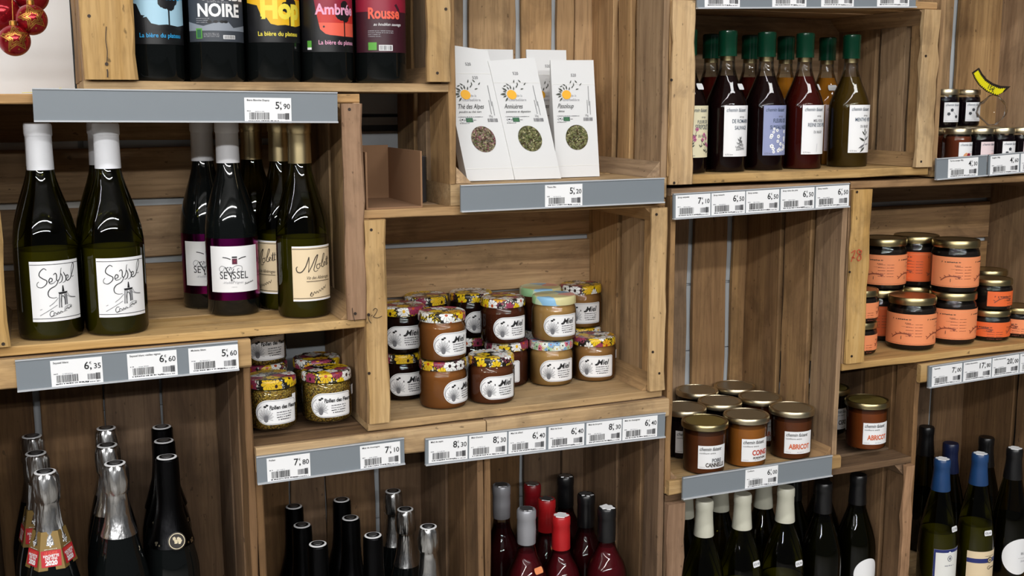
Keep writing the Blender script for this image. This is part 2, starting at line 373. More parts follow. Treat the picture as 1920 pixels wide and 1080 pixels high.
def patch_me(rad, u0, u1, z0, z1, mat, shape=None, key=None, th=.00025, conic=None):
    """curved paper label between arc lengths u0..u1; shape(u)->(zlo, zhi)"""
    k = ('patch', rad, u0, u1, z0, z1, mat, key)
    if k in CACHE: return CACHE[k]
    n = 22; v = []; f = []
    for i in range(n+1):
        t = i/n
        if shape: t = .5-.5*math.cos(math.pi*t)
        u = u0+(u1-u0)*t; lo, hi = shape(u) if shape else (z0, z1)
        for z in (lo, hi):
            r = rad if not conic else conic(z)
            for rr in (r, r+th): a = u/rad; v.append((rr*math.sin(a), -rr*math.cos(a), z))
    for i in range(n):
        a, b = 4*i, 4*i+4
        f += [(a+1, b+1, b+3, a+3), (a, a+2, b+2, b), (a+2, a+3, b+3, b+2), (a, b, b+1, a+1)]
    f += [(0, 1, 3, 2), (4*n, 4*n+2, 4*n+3, 4*n+1)]
    me = mk('label', v, f, [mat], smooth=True, sharp=40); CACHE[k] = me; return me
# ------------------------------------------------------------------ the setting
def struct(name, me, loc=None):
    o = part(name, me, None, loc); o['kind'] = 'structure'; return o
struct('floor', box_me('floor', -9, 8, -8.5, .9, -1.55, -1.5, 'floor_tile'))
struct('ceiling', box_me('ceiling', -9, 8, -8.5, .9, 1.9, 1.95, 'ceiling_paint'))
wb = struct('wall_back', box_me('wall_back', -9, 8, .292, .33, -1.5, 1.9, 'wall_paint'))
for x0, x1, y, zs in ((.07, 2.6, .2865, ((-1.4, -.715), (-.71, -.4725))), (.07, .4185, .2865, ((-.3145, -.045), (-.035, -.0225), (-.017, .0115))), (.07, .4185, .2515, ((.0135, .36), (.365, .9))), (.2585, .4185, .2515, ((-.4705, -.3165),)),
        (.4195, .9155, .2515, ((-.4705, -.345), (-.34, -.045), (-.035, -.0225), (-.017, .36), (.365, .9))), (.9165, 1.2645, .2865, ((-.4705, -.345), (-.34, -.136))), (.9165, 1.2645, .2515, ((-.1325, .36), (.365, .9))), (1.2655, 2.6, .2515, ((-.4705, -.345), (-.34, -.017), (-.012, .36), (.365, .9)))):
    for z0, z1 in zs: part('wall_panel', box_me('wall_panel', x0, x1, y, .292, z0, z1, 'wall_panel'), wb)
struct('wall_pillar', box_me('wall_pillar', -.9, .062, .2512, .292, .0135, 1.9, 'white_board'))
part('pillar_foot', box_me('pillar_foot', -.9, .062, .2865, .292, -.3155, .0130, 'white_board'), bpy.data.objects['wall_pillar'])
struct('trim_upright', box_me('trim_upright', 1.8445, 1.858, .0, .2860, -.1300, .9, 'wall_panel'))
struct('trim_gap_block', box_me('trim_gap_block', 1.8445, 1.858, .0, .2850, -.951, -.1310, 'dark_void'))  # unseen dark board added to keep the crates' side gaps from showing light
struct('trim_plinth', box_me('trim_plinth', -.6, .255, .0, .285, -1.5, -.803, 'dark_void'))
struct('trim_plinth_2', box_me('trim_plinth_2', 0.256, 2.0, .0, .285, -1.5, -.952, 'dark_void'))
for y in (-1.75, -4.1, -6.5):
    lb = thing('light_batten', 'long white fluorescent light batten under the ceiling, %s row' % {-1.75: 'nearest', -4.1: 'middle', -6.5: 'farthest'}[y], 'ceiling light', (0, 0, 0))
    part('housing', box_me('housing', -6.7, 2.6, y-.07, y+.07, 1.74, 1.9, 'ceiling_paint'), lb)
# ------------------------------------------------------------------ crates
DEP = .25; TB = .012
SIDES = [(0, .048), (.060, .123), (.136, .25)]
def lerp(a, b, t): return a+(b-a)*t
def crate(label, x0, x1, zt, zb, back, bs, batL=0, batR=0, batT=0, batB=0, tb=TB, sides=SIDES, tops=None, nails=(), gap=.0045, dep=None, fullL=False, mL='batten', mR='batten', tilt=0., floor=None, col='wood'):
    """x0..x1 outer, zt/zb = (left, right) outer heights, bs = cuts of the back boards"""
    DEP = dep or .25; ox, oz = (x0+x1)/2, min(zb); T = thing('wooden_crate', label, 'crate', (ox, 0, oz))
    zt = [z-oz for z in zt]; zb = [z-oz for z in zb]; a, b = x0-ox, x1-ox
    ZT = lambda x: lerp(zt[0], zt[1], (x-a)/(b-a)); ZB = lambda x: lerp(zb[0], zb[1], (x-a)/(b-a))
    P = lambda nm, A, B, ax, mt, **k: part(nm, plank_me(nm, A, B, ax, mt, **k), T)
    if dep and sides is SIDES: sides = [(0, .05), (.060, .135), (.145, dep)]
    for y0, y1 in sides:
        for s in (0, 1):
            xa, xb = (a, a+.010) if s == 0 else (b-.010, b); xm = (xa+xb)/2
            P('side_slat', (ZB(xm)+tb, xa, xb, y0, y1), (ZT(xm)-TB, xa, xb, y0, y1), 2, col+'_z')
    for y0, y1 in (tops or sides):
        P('top_slat', (a, y0, y1, ZT(a)-TB, ZT(a)), (b, y0, y1, ZT(b)-TB, ZT(b)), 0, col+'_x')
    for y0, y1 in (floor or ((0, .118), (.124, DEP))):
        P('bottom_slat', (a, y0, y1, ZB(a), ZB(a)+tb), (b, y0, y1, ZB(b), ZB(b)+tb), 0, 'batten_x')
    if back == 'h':
        bs = [c if isinstance(c, tuple) else (c, gap) for c in bs]; cz = sorted([(0, tb)]+[(c-oz, g_) for c, g_ in bs]+[(max(zt), TB)])
        for i in range(len(cz)-1):
            l, h = cz[i][0]+cz[i][1], cz[i+1][0]-cz[i+1][1]
            P('back_slat', (a+.010, DEP-.010, DEP, l, h), (b-.010, DEP-.010, DEP, l, h), 0, col+'_x', jit=.0012)
    else:
        bs = [c if isinstance(c, tuple) else (c, gap) for c in bs]; cx = sorted([(a+.010, 0)]+[(c-ox, g_) for c, g_ in bs]+[(b-.010, 0)])
        for i in range(len(cx)-1):
            l, h = cx[i][0]+cx[i][1], cx[i+1][0]-cx[i+1][1]; xm = (l+h)/2
            P('back_slat', (ZB(xm)+tb, l, h, DEP-.010, DEP), (ZT(xm)-TB, l, h, DEP-.010, DEP), 2, col+'_z', jit=.0012)
    # triangular corner posts running front to back
    for s in (0, 1):
        for t in (0, 1):
            X = a+.0105 if s == 0 else b-.0105; d = .024 if s == 0 else -.024
            Z = ZB(X)+tb+.0005 if t == 0 else ZT(X)-TB-.0005; e = .024 if t == 0 else -.024
            v = []; y0 = .004
            for y in (y0, DEP-.0105): v += [(X, y, Z), (X+d, y, Z), (X, y, Z+e)]
            f = [(0, 1, 2), (5, 4, 3), (0, 3, 4, 1), (1, 4, 5, 2), (2, 5, 3, 0)]
            if (s == 0) != (t == 0): f = [q[::-1] for q in f]
            part('corner_post', mk('corner_post', v, f, [col+'_y']), T)
    for w, xa, xb, mt in ((batL, a, a+batL, mL), (batR, b-batR, b, mR)):
        if w:
            xm = (xa+xb)/2
            o = P('batten', (ZB(xm)+(0 if fullL and xa == a else tb+.001), xa, xb, -.011, -.0005), (ZT(xm)-TB-.001, xa, xb, -.011, -.0005), 2, mt+'_z', ch=.0025, jit=.0016, n=9)
    for w, t in ((batT, 1), (batB, 0)):
        if w:
            za, zb_ = (ZT(a), ZT(b)) if t else (ZB(a)+w, ZB(b)+w)
            P('batten', (a, -.011, -.0005, za-w, za), (b, -.011, -.0005, zb_-w, zb_), 0, 'batten_x', ch=.002)
    for px, py in nails:
        p = at(px, py, -.0115); k = ('nail',)
        if k not in CACHE: CACHE[k] = mk('nail', [(.0022*math.cos(i*.785), y, .0022*math.sin(i*.785)) for y in (0, -.0008) for i in range(8)], [tuple(range(15, 7, -1))[::-1]]+[(i, (i+1) % 8, 8+(i+1) % 8, 8+i) for i in range(8)], ['nail'])
        part('nail', CACHE[k], T, (p.x-ox, -.0112, p.z-oz))
    return T
X = lambda px, py: at(px, py, .25).x
crA = crate('landscape wooden crate at the top left holding the row of black beer bottles', .064, .548, (.326, .326), (.017, .015), 'h', [.11, .21], batL=.064, batR=.034, nails=((167, 30), (200, 120), (836, 17), (820, 137)))
crB = crate('landscape wooden crate on the left holding the wine bottles with white and gold capsules', -.078, .418, (.0125, .0125), (-.314, -.314), 'h', [-.060, -.148, -.238], dep=.285, gap=.0055, batL=.035, batR=.028, mR='pink', nails=((6, 645), (655, 205), (666, 588)), col='pale')
crC = crate('upright wooden crate at the bottom left holding foil-topped sparkling wine', -.094, .2545, (-.316, -.316), (-.802, -.802), 'v', [-.0204, (.0755, .001), (.160, .0015)], batT=.038, dep=.285, col='brown_shaded')
crE = crate('landscape wooden crate in the middle holding the stacked honey jars', .418, .906, (-.148, -.149), (-.4685, -.4685), 'h', [-.233, (-.32, .002)], batL=.031, batR=.029, nails=((696, 431), (691, 590), (692, 700), (1231, 402), (1224, 660), (1236, 700)), col='pale')
crF = crate('upright wooden crate above the honey crate holding the white tea pouches', .549, .908, (.335, .335), (-.1475, -.1475), 'v', [.667, .76, .826, (.865, .0008)], tb=.032, gap=.0055, sides=[(0, .086), (.104, .146), (.164, .25)], col='pale', nails=())
crG = crate('landscape wooden crate at the top right holding syrup bottles with green caps', .909, 1.433, (.166, .166), (-.128, -.126), 'h', [(.02, .002), (-.06, .002)], batL=.040, fullL=True, batR=.036, tb=.014, col='pale', nails=((1264, 343), (1259, 150), (1727, 303), (1736, 105)))
crH = crate('upright wooden crate right of the honey, nearly empty, with gold-lidded jam jars below', .917, 1.264, (-.134, -.134), (-.634, -.634), 'v', [1.129, 1.216], batB=.024, gap=.007, dep=.285, sides=[(0, .071), (.083, .158), (.171, .285)])
crI = crate('landscape wooden crate at the right holding jars with orange wrappers', 1.266, 1.842, (-.1335, -.1335), (-.461, -.461), 'h', [-.202, -.285], batL=.040, nails=((1607, 360), (1593, 510), (1597, 668)))
crJ = crate('wooden crate at the top right corner holding small preserve jars', 1.443, 1.842, (.33, .33), (-.131, -.131), 'v', [X(1786, 60)], batL=0, tb=.012, gap=.008, col='pale')
crL = crate('upright wooden crate at the bottom right holding bottles with blue capsules', 1.434, 1.842, (-.4635, -.4635), (-.951, -.951), 'v', [(1.56, .001), (1.65, .001), X(1738, 800)*1.02], batT=.034, dep=.285, col='brown_shaded')
crM = crate('wooden crate at the bottom holding bottles with cream capsules', .917, 1.4325, (-.6365, -.637), (-.951, -.951), 'h', [(-.74, .002), (-.84, .002)], batL=.032, batR=.02, mL='pink', mR='pink', dep=.285, col='brown_shaded')
crN = crate('upright wooden crate at the bottom middle holding rose wine with red and black capsules', .5985, .9145, (-.470, -.470), (-.951, -.951), 'v', [X(975, 850)*1.02, (X(1048, 850)*1.02, .002)], batT=.03, dep=.285, col='brown_shaded')
crO = crate('upright wooden crate at the bottom holding black-topped sparkling bottles', .2555, .5970, (-.470, -.470), (-.951, -.951), 'v', [(.357, .0012), (.418, .0012), .508], batT=.036, dep=.285, col='brown_shaded')
def mark(T, px, py, strokes, mat, nm, lift=.0016):
    p = at(px, py, -.011); pr = Pr()
    for L, w in strokes: pr.stroke(L, w, mat)
    o = pr.build(nm, T, lift=lift); o.location = (p.x-T.location.x, -.011, p.z-T.location.z); return o
mark(crA, 200, 90, [([(.001, .026), (-.0006, .010), (.0004, -.004), (-.001, -.018)], .0009)], 'nail', 'crack')
mark(crA, 201, 136, [([(.0, .004), (.0004, 0), (.0, -.006)], .0016)], 'nail', 'crack')
mark(crE, 703, 592, [([(-.008, .0), (-.011, .004), (-.009, -.006), (-.006, -.010)], .0009), ([(-.003, .008), (.000, .011), (.003, .008), (-.001, .001), (-.003, -.001), (.003, -.003), (.010, -.001)], .0009), ([(-.004, .002), (-.006, .0)], .0008)], 'nail', 'pencil_mark')
mark(crB, 660, 590, [([(.000, .010), (.001, .000), (.0035, -.010)], .0008)], 'nail', 'crack')
mark(crH, 1262, 600, [([(0, .001), (0, -.001)], .0006)], 'nail', 'crack') if 0 else None
# red chalk figures on the batten of crate I and the split in a slat
p = at(1605, 480, -.011); pr = Pr(); s = .030
pr.stroke([(-.012, .006), (-.004, .010), (-.007, .0), (-.012, -.009)], .0016, 'red_chalk'); pr.stroke([(-.011, -.001), (-.003, -.003)], .0014, 'red_chalk')
pr.stroke([(.008, .009), (.003, .011), (.001, .006), (.008, .001), (.009, -.005), (.004, -.008), (.001, -.003), (.007, .003), (.010, .008), (.008, .009)], .0016, 'red_chalk')
o = pr.build('chalk_mark', crI, lift=.0018); o.location = (p.x-crI.location.x, -.011, p.z-crI.location.z); o['label'] = 'red chalk 78'
# ------------------------------------------------------------------ shelf rails and price cards
def rail(a, b, h, label, y=-.014):
    A, B = at(*a, y), at(*b, y); L = math.hypot(B.x-A.x, B.z-A.z); ang = math.atan2(B.z-A.z, B.x-A.x)
    T = thing('shelf_rail', label, 'shelf rail', (A.x, y, A.z), ry=-ang); T['_l'] = L
    del T['_l']
    part('rail_plate', box_me('rail_plate', 0, L, -.0012, .0022, -h+.002, 0, 'rail_grey'), T)
    v, f = [], []; box_vf(0, L, -.0045, .0022, -h, -h+.0022, v, f); box_vf(0, L, -.0028, -.0012, -.0016, 0, v, f)
    part('rail_lip', mk('rail_lip', v, f, ['rail_lip']), T)
    return A, B, ang, y
def card(rl, px0, px1, off, h, title, price, label, seed, y2=None):
    A, B, ang, y = rl
    t = lambda px: (px-pA)/(pB-pA)
    def xz(px):   # point on the rail's top line under pixel column px
        lo, hi = -.3, 1.3
        for _ in range(30):
            m = (lo+hi)/2; P = A.lerp(B, m) - CP; w = P.dot(F_); q = 960+FPX*P.dot(R_)/w
            if q < px: lo = m
            else: hi = m
        return A.lerp(B, lo)
    P0, P1 = xz(px0), xz(px1); w = math.hypot(P1.x-P0.x, P1.z-P0.z)
    T = thing('price_card', label, 'price card', (P0.x+math.sin(ang)*off, y-.0016, P0.z-math.cos(ang)*off), ry=-ang, group='price cards on the shelf rails')
    part('card', box_me('card', 0, w, -.0003, .0002, -h, 0, 'paper'), T)
    pr = Pr(); ts = h*.105
    if title: 
        tw = text_vf(title)[2]*ts; pr.text(title, w*.05, -h*.13, ts, 'ink', xs=min(1, w*.62/max(tw, 1e-4)), bold=.01)
    e, c = price.split(',')
    ps = h*.40; xe = w*.70
    pr.text(c, w*.97, -h*.43, ps*.72, 'ink', 'R', bold=.01, xs=.95); cw = text_vf(c, .01)[2]*ps*.72*.95
    x1 = w*.97-cw-h*.10
    pr.text(',', x1-h*.04, -h*.43, ps*.9, 'ink', 'L', bold=.02); pr.text('€', x1-h*.05, -h*.25, ps*.34, 'ink', 'L')
    pr.text(e, x1-h*.06, -h*.43, ps*1.0, 'ink', 'R', bold=.012, xs=.95)
    pr.bars(w*.10, -h*.86, w*.52, -h*.58, seed=seed); pr.bars(w*.70, -h*.84, w*.94, -h*.62, 'ink_grey', seed=seed+5)
    pr.bars(w*.86, -h*.86, w*.95, -h*.60, 'ink', seed=seed+9)
    pr.dashes(w*.08, w*.72, -h*.91, h*.045, 'ink', seed); pr.dashes(w*.62, w*.95, -h*.93, h*.04, 'ink_grey', seed+2); pr.dashes(w*.05, w*.13, -h*.52, h*.04, 'ink_grey', seed); pr.dashes(w*.22, w*.42, -h*.535, h*.035, 'ink_soft', seed+1)
    pr.build('print', T, lift=.0004)
H1 = .033
r1 = rail((60, 165), (632, 173), .041, 'long grey shelf rail under the beer crate with one price card')
card(r1, 457, 545, .0085, .033, 'Biere Blanche Dupoy', '5,90', 'white price card reading 5,90 on the rail under the beer bottles', 1)
r2 = rail((28, 675), (445, 638), .041, 'grey shelf rail below the left wine crate with three price cards')
for a, b, t, p, l, s in ((93, 190, 'Seyssel blanc', '6,35', 'leftmost price card on the rail under the left wine crate, reading 6,35', 2), (237, 330, 'Seyssel blanc vieilles vignes', '6,60', 'middle price card under the left wine crate, long title, reading 6,60', 3), (352, 445, 'Molette blanc', '5,60', 'rightmost price card under the left wine crate, at the rail end', 4)):
    card(r2, a, b, .005, .034, t, p, l, s)
r3 = rail((480, 856), (757, 820), .040, 'grey shelf rail below the pollen jars with two price cards')
for a, b, t, p, l, s in ((499, 580, 'Pollen', '7,80', 'white price card reading 7,80 below the pollen jars', 5), (674, 749, 'Miel de montagne', '7,10', 'white price card reading 7,10 left of the honey rail, near the pollen', 6)):
    card(r3, a, b, .0045, .0345, t, p, l, s)
r4 = rail((797, 822), (1247, 773), .041, 'long grey shelf rail below the honey crate with six price cards')
for a, b, t, p, l, s in ((803, 876, 'Miel de sapin', '8,30', 'leftmost of the two adjacent 8,30 price cards on the honey rail', 7), (879, 950, "Miel d'acacia", '8,30', 'second price card from the left on the honey rail, reading 8,30', 8), (953, 1023, 'Miel de tilleul', '6,40', 'price card reading 6,40, third from the left on the honey rail', 9), (1028, 1095, 'Miel de foret', '6,40', 'price card reading 6,40, fourth from the left on the honey rail', 10), (1099, 1165, 'Miel de bruyere', '8,30', 'price card reading 8,30 between two 6,40 cards on the honey rail', 11), (1167, 1232, 'Miel de chataignier', '6,40', 'rightmost price card on the honey rail, reading 6,40', 12)):
    card(r4, a, b, .003, .035, t, p, l, s)
r5 = rail((863, 347), (1245, 333), .039, 'grey shelf rail under the white tea pouches with one price card')
card(r5, 1021, 1091, .0045, .033, 'Tisane Bio', '5,20', 'white price card reading 5,20 under the white tea pouches', 13)
r6 = rail((1262, 363), (1592, 343), .0405, 'grey shelf rail below the syrup crate filled with five price cards')
for a, b, t, p, l, s in ((1266, 1331, 'Sirop serpolet', '7,10', 'white price card reading 7,10 below the syrup bottles', 14), (1333, 1396, 'Sirop romarin', '6,50', 'first 6,50 price card right of the 7,10 card below the syrups', 15), (1398, 1460, 'Sirop sureau', '6,50', 'middle one of the five price cards below the syrups', 16), (1463, 1526, 'Sirop reine des pres', '6,50', 'fourth price card from the left below the syrups', 17), (1529, 1591, 'Sirop menthe', '6,50', 'rightmost price card below the syrups, at the rail end', 18)):
    card(r6, a, b, .003, .035, t, p, l, s)
r7 = rail((1280, 895), (1560, 853), .0375, 'grey shelf rail in front of the gold-lidded jam jars with one price card', y=-.018)
card(r7, 1397, 1458, .003, .033, 'Confiture', '6,00', 'white price card reading 6,00 in front of the gold-lidded jam jars', 19)
r8 = rail((1306, -30), (1717, -28), .037, 'grey shelf rail along the top edge of the photo above the syrup bottles')
for a, b, s, w in ((1320, 1386, 20, 'leftmost'), (1447, 1511, 21, 'second'), (1539, 1600, 22, 'third'), (1644, 1704, 23, 'rightmost')):
    card(r8, a, b, .001, .0335, '', '4,30', w+' of the four cut-off price cards above the syrup bottles', s)
r9 = rail((1755, 297), (1850, 290), .0375, 'short grey shelf rail with a single price card at the preserves')
card(r9, 1777, 1833, .003, .033, 'Terrine sauvage 180g', '4,30', 'lone price card on the short rail under the small preserve jars', 24)
r10 = rail((1853, 290), (1960, 281), .0375, 'grey shelf rail cut off by the right edge under the preserves')
card(r10, 1856, 1910, .003, .033, 'Sanglier 180g', '4,60', 'price card right of the short rail, under the dark preserve jars', 25)
card(r10, 1913, 1962, .003, .033, '', '4,60', 'price card cut off by the right edge of the photo under the preserves', 26)
r11 = rail((1741, 686), (1990, 648), .041, 'grey shelf rail below the orange-wrapped jars, cut off at the right')
for a, b, p, l, s in ((1747, 1803, '7,00', 'leftmost price card below the orange-wrapped jars, reading 7,00', 27), (1806, 1858, '17,80', 'second price card from the left below the orange-wrapped jars', 28), (1860, 1910, '20,00', 'third price card from the left below the orange-wrapped jars, reading 20,00', 29), (1912, 1965, '12,50', 'price card cut off at the right edge below the orange-wrapped jars', 30)):
    card(r11, a, b, .0035, .0355, 'Tapenade' if s < 28 else 'Coffret decouverte', p, l, s)
# ------------------------------------------------------------------ bottles and jars
def inner(prof, d, zt):
    out = []
    for i, (r, z) in enumerate(prof):
        if z > zt:
            r0, z0 = prof[i-1]; t = (zt-z0)/(z-z0) if z > z0 else 0; out.append((max(0, r0+(r-r0)*t-d), zt)); break
        out.append((max(0, r-d), max(z, .0012)))
    out.append((0, out[-1][1])); return out
def rad_at(prof, z):
    for (r0, z0), (r1, z1) in zip(prof, prof[1:]):
        if z0 <= z <= z1 and z1 > z0: return r0+(r1-r0)*(z-z0)/(z1-z0)
    return prof[-1][0]
BUR = [(0, 0), (.033, 0), (.0385, .0025), (.0403, .008), (.0403, .112), (.0398, .126), (.0378, .142), (.0335, .159), (.0275, .178), (.0220, .194), (.0182, .207), (.0160, .220), (.0150, .232), (.0148, .262), (.0152, .264), (.0152, .2745), (.0135, .276), (0, .276)]
CAPW = [(.01655, .2185), (.01655, .219), (.0162, .240), (.0160, .260), (.0164, .2615), (.0171, .2625), (.0171, .2745), (.0160, .2772), (0, .2772)]
BEER = [(0, 0), (.031, 0), (.0352, .002), (.0365, .007), (.0365, .150), (.034, .172), (.026, .198), (.0175, .222), (.0142, .240), (.0138, .275), (0, .276)]
BORD = [(0, 0), (.032, 0), (.0365, .003), (.0375, .008), (.0375, .165), (.0365, .178), (.0315, .194), (.0235, .208), (.0178, .220), (.0150, .234), (.0140, .250), (.0138, .284), (.0145, .286), (.0145, .293), (0, .294)]
RHINE = [(0, 0), (.032, 0), (.037, .003), (.0385, .008), (.0385, .095), (.0372, .118), (.0340, .145), (.0290, .172), (.0235, .197), (.0185, .220), (.0152, .238), (.0142, .250), (.0140, .284), (0, .285)]
SYR = [(0, 0), (.030, 0), (.0335, .002), (.0345, .006), (.0345, .106), (.0334, .112), (.0308, .120), (.0264, .131), (.0218, .141), (.0168, .154), (.0132, .166), (.0122, .178), (.0122, .210), (0, .211)]
CHA = [(0, 0), (.031, 0), (.0360, .003), (.0375, .010), (.0375, .110), (.0374, .125), (.0366, .138), (.0345, .152), (.0308, .169), (.0268, .186), (.0222, .205), (.0178, .222), (.0156, .236), (.0136, .252), (.0124, .262), (.0120, .29), (0, .291)]
def base(px, py, z, r):
    q = onz(px, py, z); y = max(.005+r, q.y+r); return at(px, py, y).x, y
def bottle(label, x, y, z, prof, gl, content=None, zl=None, cap=None, cat='wine bottle', rz=0., nm='wine_bottle', group=None):
    T = thing(nm, label, cat, (x, y, z), rz, group)
    part('glass', lathe_me('glass', prof, gl), T)
    if content: part('content', lathe_me('content', inner(prof, .0016, zl), content), T)
    if cap: part('capsule', lathe_me('capsule', cap[0], cap[1], crinkle=cap[2] if len(cap) > 2 else None), T)
    return T
def label_on(T, rad, w, z0, z1, mat, fn, key, shape=None, u=0., name='label'):
    L = part(name, patch_me(rad+.0003, u-w/2, u+w/2, z0, z1, mat, shape, key), T)
    if fn:
        pr = Pr(); fn(pr, w, z1-z0)
        if pr.v: 
            for i, (a, b) in enumerate(pr.v): pr.v[i] = (a+u, b+(z0+z1)/2)
            pr.build('print', L, rad=rad+.00055, key=(key, w, u, z0), lift=.0002)
    return L
def sticker(T, prof, z, ang, seed=1, txt='€7,90', w=.017, mat='paper'):
    """small clipped price sticker stuck on the shoulder at height z"""
    r = rad_at(prof, z)+.0006; r2 = rad_at(prof, z+.004)+.0006; sl = math.atan2(r-r2, .004)
    o = part('price_sticker', CACHE.setdefault(('stk', w, mat), mk('price_sticker', [(a*w/2, y, b*.0052) for y in (0, -.0004) for a, b in ((-1, -.5), (-.85, -1), (.85, -1), (1, -.5), (1, .5), (.85, 1), (-.85, 1), (-1, .5))], [tuple(range(15, 7, -1))[::-1], tuple(range(8))[::-1]]+[(i, (i+1) % 8, 8+(i+1) % 8, 8+i) for i in range(8)], [mat])), T)
    o.rotation_euler = (-sl, 0, ang); o.location = (math.sin(ang)*(r+.0015), -math.cos(ang)*(r+.0015), z)
    if txt: Pr().text(txt, 0, -.0022, .0062, 'ink_grey', 'C').build('print', o, key=('stktxt', txt), lift=.0006)
def plaque(T, r, z, dark='cap_black', ring='paper'):
    """crown plate on a foil-wrapped cork: pale ring, dark ring, pale centre"""
    L = part('crown_plate', lathe_me('crown_plate', [(r, z-.001), (r, z+.0006), (r*.86, z+.0010), (0, z+.0010)], ring, 28), T)
    part('crown_print', lathe_me('crown_print', [(r*.78, z+.0010), (r*.78, z+.0013), (r*.50, z+.0014), (0, z+.0014)], dark, 24), L)
    part('crown_centre', lathe_me('crown_centre', [(r*.52, z+.0014), (r*.50, z+.0017), (0, z+.0017)], 'foil_matte_silver', 20), L)
# ---- beers
ZA = .0285
def beer_label(kind):
    def hills(pr, w, h, base, mat='label_black', side=1):
        pts = [(-w/2, base+.034), (-w*.30, base+.030), (-w*.22, base+.013), (-w*.16, base+.014), (-w*.10, base+.006), (0, base+.004), (w*.12, base+.005), (w*.3, base+.003), (w/2, base+.006)]
        pr.under(pts, base-.002, mat, 2)
    def tree(pr, x, y, s, mat='label_black'):
        r = random.Random(3); pr.rect(x-.0006*s, y-.004*s, x+.0006*s, y+.012*s, mat, 2)
        for k in range(9): a = r.uniform(0, 6.3); d = r.uniform(0, .0055)*s; pr.disc(x+d*math.cos(a), y+.016*s+d*math.sin(a)*1.2, r.uniform(.003, .0048)*s, mat, n=9, layer=2)
    def f(pr, w, h):
        b = -h/2
        def sky(cols, lo):
            n = len(cols); H = h-lo
            for i, c in enumerate(cols): pr.rect(-w/2, b+lo+H*i/n, w/2, b+lo+H*(i+1)/n, c, 1)
        if kind == 'Blanche':
            sky(['beer_pale', 'beer_pale', 'beer_blue', 'beer_blue'], .020); hills(pr, w, h, b+.020); tree(pr, .014, b+.026, 1.75)
            pr.disc(-.020, b+.0345, .0017, 'label_black', layer=3); pr.stroke([(-.022, b+.030), (-.020, b+.034), (-.017, b+.0355)], .0012, 'label_black')
            pr.text('Blanche', -.027, b+.0565, .027, 'cyan_ink', bold=.03, xs=.72); pr.text('La bière du plateau', -.025, b+.0085, .0078, 'cyan_ink', bold=.015, xs=.95)
        if kind == 'Noire':
            pr.under([(-w/2, b+.026), (-.02, b+.020), (-.005, b+.024), (.012, b+.026), (.02, b+.018), (w/2, b+.022)], b+.014, 'mist', 1)
            for x in (-.012, .004, .009, -.004): pr.disc(x, b+.0255, .003, 'label_black', .0018, layer=3)
            pr.text('NOIRE', -.028, b+.0325, .0225, 'paper', bold=.035, xs=.88); pr.text('COMBE', -.027, b+.0535, .0225, 'paper', bold=.035, xs=.88); pr.text('La bière du plateau', 0, b+.0498, .0036, 'ink_soft', 'C')
            for i, yy in enumerate((.0295, .027, .0245)): pr.dashes(-.030, -.012, b+yy, .0009, 'ink_soft', i)
            pr.rect(-.031, b+.004, -.022, b+.017, 'green_mark', 2); pr.rect(-.0295, b+.005, -.0235, b+.0155, 'leaf_green', 3)
            for i, yy in enumerate((.0105, .0085, .0065)): pr.dashes(-.020, .0, b+yy, .001, 'ink_soft', i+4)
            pr.rect(.005, b+.0035, .022, b+.0085, 'paper', 2); pr.bars(.006, b+.004, .021, b+.0080, seed=4); pr.m[-1:] = pr.m[-1:]
        if kind == 'Hop':
            sky(['beer_yellow', 'beer_yellow', 'beer_orange', 'beer_red'], .018); hills(pr, w, h, b+.018); tree(pr, .018, b+.022, 1.6)
            pr.disc(-.022, b+.032, .0016, 'sign_black', layer=3)
            pr.text('Hop', -.023, b+.032, .037, 'yellow_ink', bold=.05, xs=.90); pr.text('La bière du plateau', -.027, b+.0085, .0080, 'yellow_ink', bold=.015, xs=.95)
        if kind == 'Ambrée':
            sky(['rose_ink', 'beer_red', 'beer_crimson', 'beer_crimson'], .020)
            pr.under([(-w/2, b+.07), (-.021, b+.07), (-.017, b+.048), (-.013, b+.030), (-.006, b+.024), (0, b+.0225), (.02, b+.021), (w/2, b+.021)], b+.018, 'label_black', 2); tree(pr, .022, b+.024, 1.7)
            pr.disc(-.008, b+.0335, .0014, 'label_black', layer=3)
            pr.text('Ambrée', -.019, b+.050, .0195, 'pink_ink', bold=.03, xs=.92); pr.text('La bière du plateau', -.016, b+.010, .0080, 'pink_ink', bold=.012, xs=.92)
            pr.rect(-.033, b+.006, -.026, b+.015, 'green_mark', 3); pr.rect(-.033, b+.003, -.026, b+.006, 'paper', 3)
        if kind == 'Rousse':
            pr.rect(-w/2, b+.055, w/2, b+h, 'beer_crimson', 1); pr.stroke([(.022, b+.015), (.026, b+.035), (.024, b+.055), (.018, b+.065)], .004, 'beer_maroon', layer=2)
            pr.text('Rousse', -.022, b+.046, .0205, 'rose_ink', bold=.035, xs=.78); pr.text('au houblon sauvage', -.014, b+.036, .0058, 'paper', shear=.3, xs=.9)
            for i, yy in enumerate((.029, .0265, .024, .0215)): pr.dashes(-.022, .014 if i < 2 else -.004, b+yy, .0010, 'ink_soft', i)
            pr.rect(-.022, b+.003, -.010, b+.0135, 'green_mark', 3); pr.rect(-.007, b+.0022, .0125, b+.0100, 'paper', 2); pr.bars(-.006, b+.003, .0115, b+.0092, seed=9)
    return f
